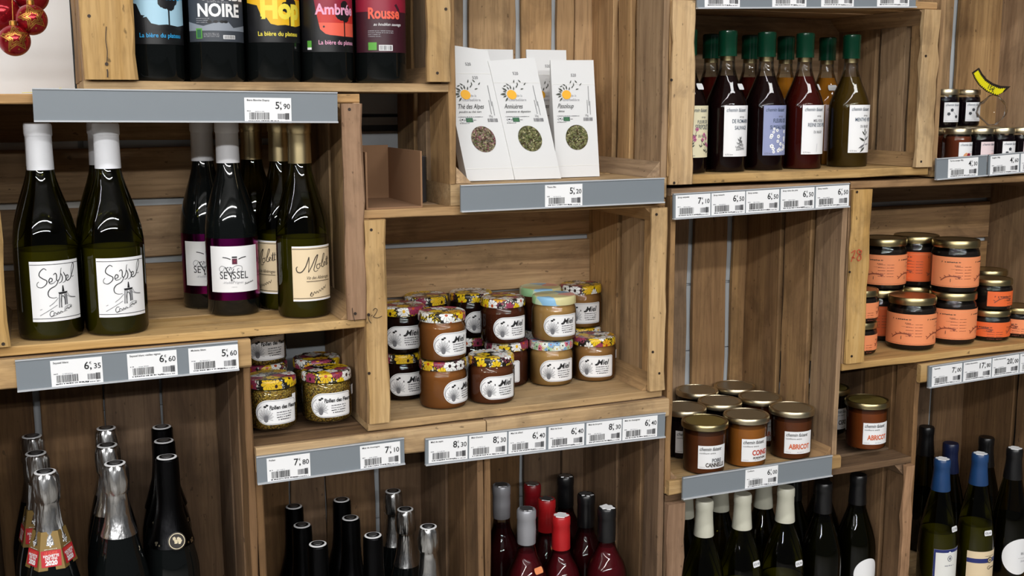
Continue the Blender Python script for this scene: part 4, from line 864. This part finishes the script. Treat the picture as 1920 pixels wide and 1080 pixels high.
# ---- small preserves at the top right
PRE = [(0, 0), (.0215, 0), (.0245, .002), (.0255, .006), (.0255, .050), (.0245, .055), (.0225, .0585), (.0225, .062)]
PLID = [(.0232, .0600), (.0248, .0600), (.0252, .0612), (.0252, .0685), (.0242, .0702), (.0225, .0704), (.0218, .0697), (.0212, .0696), (.0208, .0696), (0, .0696)]
def lab_pre(k):
    def f(pr, w, h):
        t = h/2; pr.text('chemin faisant', -w/2+.002, t-.0065, .0062, 'ink_blue', shear=.35, xs=.86)
        if k == 0:
            for x, y in ((-.010, -.003), (.006, -.008), (-.004, .004)): flower(pr, x, y, .0030, 'slate')
            pr.stroke([(-.002, .002), (.004, -.004), (.006, -.007)], .0004, 'ink_soft')
        elif k == 1: pr.disc(-.004, -.008, .0062, 'peach', .0072, layer=2); pr.disc(.0015, -.008, .0048, 'beer_crimson', .0068, layer=3); pr.dashes(.006, .014, .001, .001, 'ink_soft', 2); pr.dashes(.004, .014, -.003, .001, 'ink_orange', 3)
        else: pr.dashes(.002, .014, .002, .001, 'ink_soft', 2); pr.dashes(-.003, .014, -.005, .0026, 'ink_orange', 3); pr.dashes(.004, .014, -.010, .001, 'ink_soft', 4)
        pr.dashes(-w/2+.002, w/2-.006, -t+.0025, .0007, 'ink_soft', 5)
    return f
def pre(label, x, y, z, liq, k, rz=0.):
    T = thing('preserve_jar', label, 'preserve jar', (x, y, z), rz)
    part('glass', lathe_me('glass', PRE, 'glass_clear', 28), T); part('content', lathe_me('content', inner(PRE, .0012, .056), liq, 28), T); part('lid', lathe_me('lid', PLID, 'lid_gold_pale', 28), T)
    label_on(T, .0255, .037, .0100, .0460, 'paper' if k != 2 else 'label_pinkish', lab_pre(k), 'pre%d' % k, u=.002)
ZJ = -.1185
for px, liq, k, l in ((1795, 'jam_rust', 1, 'front rust-coloured preserve jar with a plum drawn on its label'), (1836, 'jam_black', 2, 'front dark preserve jar with pinkish label right of the plum jar'), (1876, 'jam_black', 0, 'front dark preserve jar with berry label, third from the left'), (1915, 'jam_black', 2, 'front dark preserve jar cut off by the right edge')):
    pre(l, at(px, 260, .050).x, .050, ZJ, liq, k)
for x, liq, l in ((1.5130, 'jam_rust', 'rust-coloured preserve jar with gold lid at the left in the second row'), (1.5720, 'jam_rust', 'gold-lidded preserve jar in the second row behind the plum jar'), (1.6300, 'jam_black', 'gold-lidded preserve jar in the second row, middle'), (1.6880, 'jam_black', 'gold-lidded preserve jar in the second row, right')):
    pre(l, x, .110, ZJ, liq, 0)
for x, l in ((1.5680, 'preserve jar at the back on the shelf in the shadow by the post'), (1.6220, 'preserve jar at the back on the shelf under the pinkish one'), (1.6760, 'preserve jar at the back on the shelf under the right dark jar'), (1.7300, 'gold-lidded preserve jar at the back right on the shelf')): pre(l, x, .168, ZJ, 'jam_rust', 2)
pre('dark preserve jar with berry label stacked beside the post', at(1771, 190, .115).x, .115, ZJ+.0706, 'jam_black', 0, -.12)
pre('dark preserve jar with berry label stacked left of the yellow sign', at(1812, 190, .166).x, .166, ZJ+.0706, 'jam_black', 0, -.15)
pre('preserve jar with pinkish label stacked behind the dark one', 1.6220, .170, ZJ+.0706, 'jam_rust', 2, -.2)
# ------------------------------------------------------------------ bottom row: sparkling wine
CAPF = [(.0142, .2600), (.0150, .2635), (.0172, .2670), (.0178, .2800), (.0168, .2960), (.0152, .3020), (.0140, .3035), (0, .3035)]
FOILT = [(.0224, .208), (.0188, .222), (.0166, .236), (.0152, .252)]+CAPF
FOILL = [(.0246, .2035), (.0236, .2070), (.0188, .222), (.0166, .236), (.0152, .252)]+CAPF
FOILN = [(.0320, .174), (.0278, .188), (.0232, .205), (.0190, .222), (.0172, .240), (.0165, .256), (.0164, .285), (.0160, .3010), (.0140, .3035), (0, .3035)]
ZC = -.7895
def champ(label, x, y, z, fo, kind, rz=0., crk=True, s=1., sz=1.):
    T = bottle(label, x, y, z, scl(CHA, s, sz), 'glass_black', cap=(scl(fo, s, sz), kind, (.258*sz, .302*sz, .10) if crk else (.28, .29, .01)), cat='sparkling bottle', nm='sparkling_bottle', rz=rz)
    plaque(T, .0138*s, .3045*sz-.0008); return T
def collar(T):
    """folded gilt neck collar with a red square"""
    n = 6; v = []; f = []; R0, R1, z0, z1 = .0325, .0200, .180, .226
    for k in range(n):
        a = 2*math.pi*(k+.5)/n - math.pi/2
        for r, z in ((R0, z0), (R1, z1)):
            for d in (0, .0006): v.append(((r+d)*math.cos(a), (r+d)*math.sin(a), z-(.004 if (z == z0) else 0)))
    for k in range(n):
        a, b = 4*k, 4*((k+1) % n); f += [(a+1, b+1, b+3, a+3), (a, a+2, b+2, b), (a+2, a+3, b+3, b+2), (a, b, b+1, a+1)]
    L = part('neck_collar', mk('neck_collar', v, f, ['gold_paper']), T)
    ap = math.cos(math.pi/n); sl = math.atan2((R0-R1)*ap, z1-z0+.004)
    for q, a in enumerate((0, R(60), R(-60))):
        pr = Pr(); pr.rect(-.0125, -.0210, .0125, .0008, 'tag_red', 1)
        pr.text('LE GUIDE', 0, -.0040, .0045, 'rose_ink', 'C', bold=.02, xs=.85); pr.text('HACHETTE', 0, -.0080, .0046, 'paper', 'C', bold=.04, xs=.85); pr.text('DES VINS', 0, -.0117, .0044, 'paper', 'C', bold=.03, xs=.85); pr.text('2020', 0, -.0186, .0083, 'paper', 'C', bold=.05, xs=.9)
        pr.dashes(-.008, .008, .0024, .0008, 'paper', 2)
        for i, (gx, gy) in enumerate(((-2, 3), (0, 3), (2, 3), (-1, 1.3), (1, 1.3), (0, -.4))): pr.disc(gx*.0014, .0065+gy*.0014, .0012, 'paper', n=8, layer=4)
        pr.stroke([(-.001, .0125), (.001, .0138), (.003, .0155)], .0007, 'paper')
        o = pr.build('collar_print', L, key=('collar',), lift=.0004); zm = (z0-.004+z1)/2; rm = (R0+R1)/2*ap+.0008
        o.rotation_euler = (-sl, 0, a); o.location = (math.sin(a)*rm, -math.cos(a)*rm, zm)
for i, (x, y) in enumerate(((-.014, .050), (-.025, .142), (-.030, .2340))):
    T = champ(('front', 'middle', 'rear')[i]+' silver-topped sparkling bottle with gilt 2020 neck collar, at far left', x, y, ZC, FOILT, 'foil_silver', rz=.0 if i == 0 else -.35)
    collar(T) if i < 2 else None
for i, (x, y) in enumerate(((.0745, .050), (.070, .142), (.074, .2340))):
    T = champ(('front', 'middle', 'rear')[i]+' sparkling bottle with long flared silver foil, middle of the left crate', x, y, ZC, FOILL, 'foil_silver')
    if i == 0: sticker(T, CHA, .140, .15, txt='€7,90', w=.021)
for i, (x, y) in enumerate(((.1455, .078), (.1500, .160), (.1550, .2370))):
    T = champ(('front', 'middle', 'rear')[i]+' all-black sparkling bottle with white-ringed top, right in the left crate', x, y, ZC, FOILN, 'foil_black', crk=False, sz=.972)
    if i < 2:
        r = rad_at(CHA, .181)+.003; M = part('medallion', lathe_me('medallion', [(.0125, 0), (.0128, .0012), (.0115, .0018), (0, .0018)], 'sign_black', 24), T); M.rotation_euler = (R(90)-.30, 0, .12); M.location = (.004, -r-.001, .181)
        pr = Pr(); pr.disc(0, 0, .0112, 'lid_gold_pale', n=24, layer=0); pr.disc(0, 0, .0102, 'sign_black', n=24, layer=1)
        rr = random.Random(2)
        for k in range(16): a = rr.uniform(0, 6.3); d = rr.uniform(0, .0055); pr.disc(d*math.cos(a), d*math.sin(a), rr.uniform(.0012, .0026), 'lid_gold_pale', n=5, layer=2+k % 2)
        o = pr.build('crest', M, key=('crest',)); o.rotation_euler = (R(-90), 0, 0); o.location = (0, 0, .0019)
        for s in (-1, 1):
            pr = Pr()
            for k in range(6): pr.disc(rr.uniform(-.006, .006), rr.uniform(-.004, .004), .0016, 'lid_gold_pale', n=5, layer=k % 3)
            a = s*.75; o = pr.build('gilt_mark', T, lift=.0015); o.rotation_euler = (-.3, 0, a); o.location = (math.sin(a)*(r+.001), -math.cos(a)*(r+.001), .176)
ZO = -.9385
for (col, xs, fo, mt, ck) in (('left', ((.350, .046), (.345, .130), (.351, .2160)), FOILN, 'foil_black', False), ('middle', ((.4345, .046), (.422, .130), (.430, .2160)), FOILN, 'foil_black', False), ('right', ((.523, .046), (.513, .132), (.520, .2220)), FOILT, 'foil_silver', True)):
    for i, (x, y) in enumerate(xs):
        champ(('front', 'middle', 'rear')[i]+(' silver-foiled' if ck else ' black-topped')+' sparkling bottle, '+col+' column of the second bottom crate', x, y, ZO, fo, mt, crk=ck, s=.93, sz=.965)
# ------------------------------------------------------------------ bottom row: still wine
def wine(label, px, pz, y, capm, gl='glass_clear', liq='wine_pink', zf=-.9385, prof=BORD, stk=None, zl=.225, lab=None, rz=0., top='paper', capz=None, stkm='paper', dx=0.):
    zt = at(px, pz, y).z; H = zt-zf; s = H/prof[-1][1]; P = scl(prof, .93, s)
    z0 = (H-(capz or .056)); C = [(rad_at(P, z0)+.0008, z0), (rad_at(P, z0)+.0012, z0+.001), (.0153, H-.030), (.0149, H-.016), (.0156, H-.0145), (.0156, H-.002), (.0142, H+.0008), (0, H+.0008)]
    T = bottle(label, at(px, pz, y).x+dx, y, zf, P, gl, liq, zl*s if liq else None, (C, capm), rz=rz)
    if top: part('lit_capsule_top', lathe_me('lit_capsule_top', [(.0115, H+.0008), (.0112, H+.0018), (.004, H+.0014), (0, H+.0016)], top, 16, key=('ct', round(H, 4), top), crinkle=(0, 1, .25)), T)  # wrinkled top disc, painted pale for the light it catches
    if stk: sticker(T, P, stk[0]*s, stk[1], txt=stk[2], mat=stkm)
    if lab: lab(T, P)
    return T
for px, pz, y, c, st, l in ((987, 955, .046, 'cap_grey', (.200, .35, ''), 'front rose bottle with silver-grey capsule at the left'), (940, 910, .150, 'cap_grey', None, 'rear rose bottle with silver-grey capsule beside the crate edge'), (1052, 967, .076, 'cap_red', None, 'front rose bottle with bright red capsule'),
        (1025, 936, .150, 'cap_red', (.205, .2, ''), 'middle rose bottle with red capsule'), (998, 908, .2260, 'cap_dark_red', None, 'rear rose bottle with dark red capsule'), (1138, 952, .050, 'cap_black', None, 'front rose bottle with black capsule, rightmost'), (1099, 927, .125, 'cap_black', None, 'middle rose bottle with black capsule'), (1060, 893, .2280, 'cap_black', None, 'rear rose bottle with black capsule, tallest of its crate')):
    wine(l, px, pz, y, c, liq='wine_pink' if y < .08 else 'wine_red', stk=st, stkm='label_orange', top='foil_matte_silver' if px in (987, 940, 998, 1025, 1060, 1099) else 'paper')
ZM = -.9385
for px, pz, y, c, st, l in ((1321, 938, .048, 'cap_cream', None, 'front bottle with cream capsule at the left of the bottom crate'), (1393, 926, .055, 'cap_cream', (.150, .25, '€9,40'), 'second front bottle with cream capsule, price sticker on its shoulder'), (1474, 914, .055, 'cap_cream', (.137, .15, '€8,90'), 'third front bottle with cream capsule, price sticker on its shoulder'),
        (1297, 905, .145, 'cap_cream', None, 'rear bottle with cream capsule at the left, cut by the rail'), (1351, 895, .150, 'cap_cream', (.165, .9, ''), 'rear bottle with cream capsule between the first two front ones'), (1433, 890, .150, 'cap_cream', None, 'rear bottle with cream capsule between the second and third front ones'),
        (1545, 905, .060, 'cap_black', None, 'dark bottle with black capsule right of the cream ones'), (1610, 890, .075, 'cap_black', None, 'dark bottle with black capsule and oval label at the right of its crate'), (1508, 880, .160, 'cap_black', None, 'dark bottle with black capsule in the back row, middle'), (1580, 868, .170, 'cap_black', None, 'dark bottle with black capsule in the back row, right')):
    cream = c == 'cap_cream'
    def lb(T, P): label_on(T, P[4][0], .055, .040, .100, 'paper', None, 'oval', shape=lambda q: (.070-.03*math.sqrt(max(0, 1-(q/.0275)**2)), .070+.03*math.sqrt(max(0, 1-(q/.0275)**2))))
    wine(l, px, pz, y, c, gl='glass_green', liq='wine_white' if cream and y < .1 else 'wine_dark', prof=BUR, zl=.098 if cream else .2, stk=st, top=None, lab=lb if px == 1610 else None, dx={1297: -.014, 1580: -.048, 1508: -.024}.get(px, 0), capz=.062 if cream else .055, zf=ZM)
def lb1(T, P):
    def f(pr, w, h):
        pr.rect(-w/2, h/2-.006, w/2, h/2, 'navy_print', 1); pr.rect(-w/2, -h/2, -w/2+.0035, h/2, 'navy_print', 1); pr.fan([(-.012, h/2-.006), (.012, h/2-.006), (.008, h/2-.010), (0, h/2-.003), (-.008, h/2-.010)], 'paper', 3)
        pr.disc(.001, h/2-.018, .005, 'ink_grey', .006, layer=2); pr.disc(.001, h/2-.018, .0038, 'paper', .0048, layer=3); pr.disc(.001, h/2-.018, .0022, 'ink_grey', .003, layer=4); pr.dashes(-.009, .011, h/2-.032, .003, 'ink_soft', 2)
    label_on(T, P[4][0], .060, .030, .098, 'paper_warm', f, 'navy1', u=.006)
def lb2(T, P):
    def f(pr, w, h):
        pr.rect(-w/2, h/2-.023, w/2, h/2-.014, 'navy_print', 1); pr.disc(.010, h/2-.018, .0062, 'lid_gold_pale', .0066, layer=3); pr.disc(.010, h/2-.018, .0040, 'cream', layer=4); pr.disc(.010, h/2-.018, .0024, 'ink_brown', layer=5)
        pr.dashes(-.002, .022, h/2-.0095, .0012, 'ink_brown', 3); pr.text('G', .004, h/2-.037, .011, 'ink_brown'); pr.dashes(.013, .024, h/2-.034, .003, 'ink_brown', 7)
    label_on(T, P[4][0], .072, .004, .078, 'cream', f, 'navy2', u=.004)
def lb3(T, P):
    def f(pr, w, h): pr.text('BU', .001, .004, .007, 'ink_grey'); pr.dashes(-.004, .018, -.003, .0006, 'ink_grey', 1); pr.text('Savoie', .001, -.011, .006, 'ink_soft', shear=.3)
    label_on(T, P[4][0], .070, .015, .090, 'paper', f, 'round', shape=lambda q: (.0525-.037*math.sqrt(max(0, 1-((q-.004)/.035)**2)), .0525+.037*math.sqrt(max(0, 1-((q-.004)/.035)**2))), u=.004)
for px, pz, y, c, lb, st, l in ((1767, 861, .050, 'cap_blue', lb1, (.146, .5, '€7,90'), 'front wine bottle with blue capsule and blue-bordered white label'), (1838, 851, .050, 'cap_blue', lb2, (.125, .15, '€8,40'), 'front wine bottle with blue capsule and cream label with navy band'), (1903, 841, .050, 'cap_black', lb3, None, 'front wine bottle with black capsule and round white label, cut by the right edge'),
        (1783, 831, .150, 'cap_navy', None, None, 'rear wine bottle with navy capsule behind the left blue one'), (1850, 820, .150, 'cap_black', None, None, 'rear wine bottle with black capsule behind the right blue one'), (1738, 800, .2300, 'cap_black', None, None, 'rear dark bottle with black capsule at the left in the right-hand crate')):
    wine(l, px, pz, y, c, gl='glass_green', liq='wine_white' if lb in (lb1, lb2) else 'wine_dark', prof=RHINE, zl=.135, stk=st, lab=lb, top='paper' if lb else None, capz=.060, rz=-.25 if lb else 0)
# ------------------------------------------------------------------ tea pouches
def tea(label, x, y, w, H, k, lean, title, sub, herb, top=(0, 0), rz=0., back=False):
    T = thing('tea_pouch', label, 'tea pouch', (x, y, -.1145), rz)
    YF = lambda z: lean*z; YB = lambda z: max(lean*z+.0015, .030+ (lean*H+.002-.030)*min(1, z/(H*.80)))
    zs = [0, .010, .02, .035, .055, .08, .105, .13, H*.82, H*.9, H]; v = []; f = []; NX = 8
    zf_ = lambda z, t: z+(lerp(top[0], top[1], t) if z == H else 0)
    for z in zs:
        bul = .0035*math.sin(min(1, z/(H*.8))*math.pi)
        for i in range(NX+1):
            t = i/NX; xx = (t-.5)*w; v.append((xx+k*z, YF(z)-bul*math.sin(t*math.pi)*.0, zf_(z, t)))
        for i in range(NX+1):
            t = 1-i/NX; v.append(((t-.5)*w+k*z, YB(z), zf_(z, t)))
    n = 2*(NX+1)
    for a in range(len(zs)-1):
        for i in range(n): p, q = a*n+i, a*n+(i+1) % n; f.append((p, q, q+n, p+n))
    f.append(tuple(range(n-1, -1, -1))); f.append(tuple((len(zs)-1)*n+i for i in range(n)))
    part('pouch', mk('pouch', v, f, ['pouch_paper'], smooth=True, sharp=30), T)
    def flat_on(name, pr, lift, parent=T):
        o = pr.build(name, parent, lift=lift)
        for q in o.data.vertices: q.co.y += lean*q.co.z; q.co.x += k*q.co.z
        return o
    # fold line near the foot and crimp near the top
    pr = Pr(); pr.rect(-w/2, .0175, w/2, .0181, 'paper_warm'); flat_on('foot_fold', pr, .0004)
    pr = Pr(); pr.rect(-w/2, H*.80, w/2, H*.803, 'paper_warm'); flat_on('top_crimp', pr, .0004)
    wz = .0610; pr = Pr(); pr.disc(.001, wz, .0193, 'herbs_rose' if herb == 'rose' else 'herbs', n=32); W_ = flat_on('window', pr, .0006)
    # dried leaves behind the film
    rr = random.Random(len(label)); v = []; f = []; mi = []
    for _ in range(90):
        a = rr.uniform(0, 6.28); d = .0185*math.sqrt(rr.random()); cx, cz = .001+d*math.cos(a)*.93, wz+d*math.sin(a)*.93; L = rr.uniform(.0025, .0065); th = rr.uniform(0, 6.28); b = len(v)
        if math.hypot(cx-.001, cz-wz)+L*.5 > .0192: L = max(.001, 2*(.0192-math.hypot(cx-.001, cz-wz)))
        dx, dz = math.cos(th)*L/2, math.sin(th)*L/2; wx, wz2 = -math.sin(th)*.0007, math.cos(th)*.0007; o = -.0012-rr.uniform(0, .0018)
        for sx, sz, m in ((-dx, -dz, 0), (wx, wz2, .0008), (dx, dz, 0), (-wx, -wz2, 0)):
            X0, Z0 = cx+sx, cz+sz; v.append((X0+k*Z0, lean*Z0+o-m, Z0))
        f.append((b, b+3, b+2, b+1)); mi.append(rr.choice((0, 0, 1, 2, 3 if herb == 'rose' else 1)))
    me = mk('dried_leaves', v, f, ['herb_a', 'herb_b', 'herb_c', 'herb_d'], mi); lv = part('dried_leaves', me, W_); lv['kind'] = 'stuff'
    pr = Pr(); q = H-.044
    pr.text('520', -.004, H*.80+.012 if title != 'Thé des Alpes' else H*.86, .0062, 'ink_grey', 'L')
    if title == 'Thé des Alpes': pr.text('520', .003, H*.76, .0060, 'ink_grey', 'L')
    y0 = .1265; pr.disc(-.013, y0+.000, .0078, 'orange_dot', .0070, layer=3)
    for a, L in ((60, .006), (85, .007), (108, .006), (135, .009), (152, .006), (172, .010), (190, .007), (215, .008)): leaf(pr, -.013+math.cos(R(a))*.0088, y0+math.sin(R(a))*.0076, L, R(a+12), 'leaf_ink', .34)
    for lx, ly, a in ((-.024, .012, .3), (-.014, .0135, 2.6), (-.004, .010, .9), (.000, .013, 1.6), (.003, .008, .2), (.010, .014, .8), (-.006, .017, 1.2), (.006, .018, 2.3)): leaf(pr, lx, y0+ly, .0058, a, 'leaf_ink', .32)
    pr.text('de la', -.006, y0-.003, .0050, 'ink_soft', shear=.2); pr.text('tourbelière', -.020, y0-.0095, .0058, 'ink_soft', xs=1.1)
    pr.text(title, -.030, y0-.0205, .0100, 'ink', shear=.45, xs=.72); pr.text(sub, -.029, y0-.0265, .0046, 'ink', shear=.3, xs=1.0)
    for i in range(3): pr.dashes(-.031, .008-.012*i, y0-.0325-.0047*i, .0011, 'ink_grey', i+3)
    pr.rect(-.029, .0865, -.0235, .0925, 'ink_soft', 1); pr.rect(-.0284, .0870, -.0241, .0920, 'paper', 2); pr.disc(-.0262, .0898, .0013, 'ink', layer=3, n=8)
    pr.rect(-.0205, .0862, -.0095, .0925, 'leaf_green', 2); pr.stroke([(-.018, .0885), (-.015, .0905), (-.012, .0885), (-.015, .0878), (-.018, .0885)], .0004, 'green_mark')
    pr.bars(.014, .0862, .0300, .0915, 'ink_grey', seed=3); pr.text('25g', .017, .0935, .0042, 'ink_grey')
    for xx, za, zb in ((.0245, .110, .142), (.0215, .098, .120), (.0262, .096, .118)): pr.rects([(xx, za+j*.0016, xx+.0010, za+j*.0016+.0011) for j in range(int((zb-za)/.0016))], 'ink_grey')
    if not back or title: flat_on('print', pr, .0006)
    return T
flat('herb_a', '5d6638', .8); flat('herb_b', '8f9160', .8); flat('herb_c', 'b6ad84', .8); flat('herb_d', '8c5560', .8)
tea('front left white tea pouch leaning left, reading The des Alpes, pinkish leaves', .627, .036, .0755, .1965, -.16, .14, 'Thé des Alpes', 'poudre au thé vert', 'rose', (.004, -.005))
tea('middle white tea pouch leaning left, reading Anniueres, green leaves', .7035, .034, .0765, .180, -.185, .14, 'Anniuères', 'puissance et digestion', 'green', (-.004, .002))
tea('front right white tea pouch standing straight, reading Pissoloup', .7800, .052, .0745, .178, .0, .14, 'Pissoloup', 'detox', 'green', (.001, .002))
tea('rear white tea pouch with blank top behind the left pair', .668, .120, .0700, .197, .02, .10, 'Thé des Alpes', 'poudre au thé vert', 'rose', back=True)
tea('rear white tea pouch behind the right pair, 520 marked at its top', .7640, .118, .0700, .1975, .0, .10, 'Anniuères', 'digestion', 'green', back=True)
# ------------------------------------------------------------------ cardboard box and tin in the gap
T = thing('cardboard_box', 'open brown cardboard box lying in the gap left of the tea pouches', 'cardboard box', (.465, .004, -.1478))
part('base_panel', box_me('base_panel', -.040, .043, 0, .16, 0, .0025, 'card_board'), T); part('back_panel', box_me('back_panel', -.040, .0405, .1575, .16, .0026, .084, 'card_board'), T)
part('side_panel', box_me('side_panel', .0406, .043, 0, .16, .0026, .0805, 'card_board'), T); part('side_panel', box_me('side_panel', -.040, -.0376, 0, .157, .0026, .0805, 'card_board'), T)
T = thing('tin_can', 'dark metal tin standing behind the cardboard box by the crate side', 'tin', (.5275, .100, -.1478)); part('body', lathe_me('body', [(0, 0), (.018, 0), (.0185, .001), (.0180, .003), (.0180, .066), (.0185, .068), (.0175, .069)], 'tin_grey', 32), T); part('lid', lathe_me('lid', [(.0175, .0665), (.0165, .0675), (0, .0675)], 'tin_grey', 32), T)
# ------------------------------------------------------------------ baubles
def bauble(label, px, py, y, r, star, rz=0.):
    p = at(px, py, y); T = thing('bauble', label, 'bauble', (p.x, p.y, p.z))
    part('ball', lathe_me('ball', [(r*math.sin(R(a)), -r*math.cos(R(a))) for a in range(0, 181, 9)], 'ball_red', 36), T)
    part('cap', lathe_me('cap', [(.0045, r-.0008), (.0045, r+.004), (.003, r+.005), (0, r+.005)], 'ball_gold', 14), T)
    c = bpy.data.curves.new('cord', 'CURVE'); c.dimensions = '3D'; c.bevel_depth = .0006; s = c.splines.new('POLY'); s.points.add(2)
    for i, q in enumerate(((0, 0, r+.004), (.002, .0, r+.06), (.005, 0, .30))): s.points[i].co = (*q, 1)
    c.materials.append(MATS['ball_gold']); co = part('cord', c, T); dgc = bpy.context.evaluated_depsgraph_get(); mc = bpy.data.meshes.new_from_object(co.evaluated_get(dgc)); bpy.data.objects.remove(co); mc.materials.clear(); mc.materials.append(MATS['ball_gold']); part('cord', mc, T)
    if star:
        pr = Pr()
        for k, (R1, wd) in enumerate(((.96, .0013), (.72, .0012), (.47, .0011))):
            pts = []
            for i in range(11): a = math.pi/2+i*math.pi/5+rz; q = r*R1*(1 if i % 2 == 0 else .50)*.90; pts.append((q*math.cos(a), q*math.sin(a)))
            d = []
            for A, B in zip(pts, pts[1:]): d += [(A[0]+(B[0]-A[0])*t/4, A[1]+(B[1]-A[1])*t/4) for t in range(4)]
            d.append(pts[-1]); pr.stroke(d, wd, 'ball_gold', False)
        for i in range(26):
            a = i*2.4; d = r*(.25+.68*((i*37) % 26)/26)*.95
            if i % 2: pr.disc(d*math.cos(a), d*math.sin(a), .0011, 'ball_gold', n=6, layer=3)
        o = pr.build('gilt_star', T, lift=0)
        for v in o.data.vertices: v.co.y = -math.sqrt(max(1e-9, (r+.0004)**2-v.co.x**2-v.co.z**2))
        o.rotation_euler = (R(-8), 0, R(6))
bauble('plain glossy red bauble at the top left corner edge', 2, 25, .030, .0225, False)
bauble('dark red bauble cut off by the top edge of the photo', 58, -8, .045, .0215, False)
bauble('red bauble with gold star, upper of the two starred ones', 59, 37, -.010, .0185, True, .3)
bauble('red bauble with gold star, lowest of the cluster', 27, 76, -.020, .0185, True, .1)
# scraps of ribbon at the foot of the white pillar
for (px, col, l, dx) in ((40, 'yellow_tape', 'thin yellow ribbon scrap lying by the white pillar, left', .03), (103, 'yellow_tape', 'small curled yellow ribbon scrap on the crate top by the white pillar', .012)):
    p = at(px, 160, .03); T = thing('ribbon_scrap', l, 'ribbon', (p.x, .03, .0132))
    v = []; f = []
    for i in range(11):
        t = i/10; z = .0005+.006*abs(math.sin(t*3.1))*(1 if dx < .02 else .1)
        v += [(t*dx, 0, z), (t*dx, .008, z), (t*dx, .008, z+.0006), (t*dx, 0, z+.0006)]
    for i in range(10):
        for k in range(4): a, b = i*4+k, i*4+(k+1) % 4; f.append((a, a+4, b+4, b))
    f += [(0, 1, 2, 3), (43, 42, 41, 40)]; part('ribbon', mk('ribbon', v, f, [col]), T)
# ------------------------------------------------------------------ yellow sign on its clear bag
p = at(1860, 150, .125); T = thing('price_sign', 'curved black sign with a yellow burst above the preserve jars', 'sign', (p.x, .125, p.z), ry=0)
G = lambda px, py: (at(px, py, .125).x-p.x, at(px, py, .125).z-p.z)
pr = Pr()
up = [G(*q) for q in ((1836, 127), (1842, 138), (1850, 148), (1862, 156), (1876, 161), (1895, 162))]; lo = [G(*q) for q in ((1823, 136), (1828, 148), (1836, 160), (1850, 172), (1868, 180), (1884, 172))]
v = []; f = []
for (a, b), (c, d) in zip(up, lo):
    for y in (0, .0012): v += [(a, y, b), (c, y, d)]
for i in range(5):
    a, b = 4*i, 4*i+4; f += [(a, a+1, b+1, b), (a+2, b+2, b+3, a+3), (a, b, b+2, a+2), (a+1, a+3, b+3, b+1)]
f += [(0, 2, 3, 1), (20, 21, 23, 22)]; part('sign_board', mk('sign_board', v, f, ['sign_black']), T)
pr = Pr(); mid = [(lerp(a[0], b[0], .5), lerp(a[1], b[1], .5)) for a, b in zip(up, lo)]; n = 40; top = []; bot = []
for i in range(n+1):
    t = .04+.88*i/n; q = t*5; j = min(4, int(q)); q -= j; U1 = Vector(up[j]).lerp(Vector(up[j+1]), q); L1 = Vector(lo[j]).lerp(Vector(lo[j+1]), q); e = .16+.13*(i % 2)
    top.append(U1.lerp(L1, e+.06)); bot.append(L1.lerp(U1, (e-.16)*1.2+.02))
v = [tuple(x) for z in zip(top, bot) for x in z]; pr.add(v, [(2*i, 2*i+1, 2*i+3, 2*i+2) for i in range(n)], 'sign_yellow', 1)
c = G(1857, 166); pr.text('15€', c[0]-.010, c[1]+.001, .012, 'ink', bold=.02, rot=-.45); pr.build('burst', T, lift=.0006)
p = at(1850, 195, .135); T = thing('clear_bag', 'crumpled clear plastic bag under the yellow sign', 'plastic bag', (p.x, .120, ZJ+.0706))
v = []; f = []; nu, nv = 18, 12
for i in range(nv+1):
    for k in range(nu):
        a = 2*math.pi*k/nu; t = i/nv; r = .030*math.sin(math.pi*(.08+.84*t))*(1+.25*noise.noise((math.cos(a)*2, math.sin(a)*2, t*4)))
        v.append((r*math.cos(a)*1.1, r*math.sin(a)*.7, .002+.058*t))
for i in range(nv):
    for k in range(nu): a, b = i*nu+k, i*nu+(k+1) % nu; f.append((a, b, b+nu, a+nu))
f.append(tuple(range(nu-1, -1, -1))); f.append(tuple(nv*nu+k for k in range(nu))); part('bag', mk('bag', v, f, ['plastic_clear'], smooth=True), T)
E_END = 1
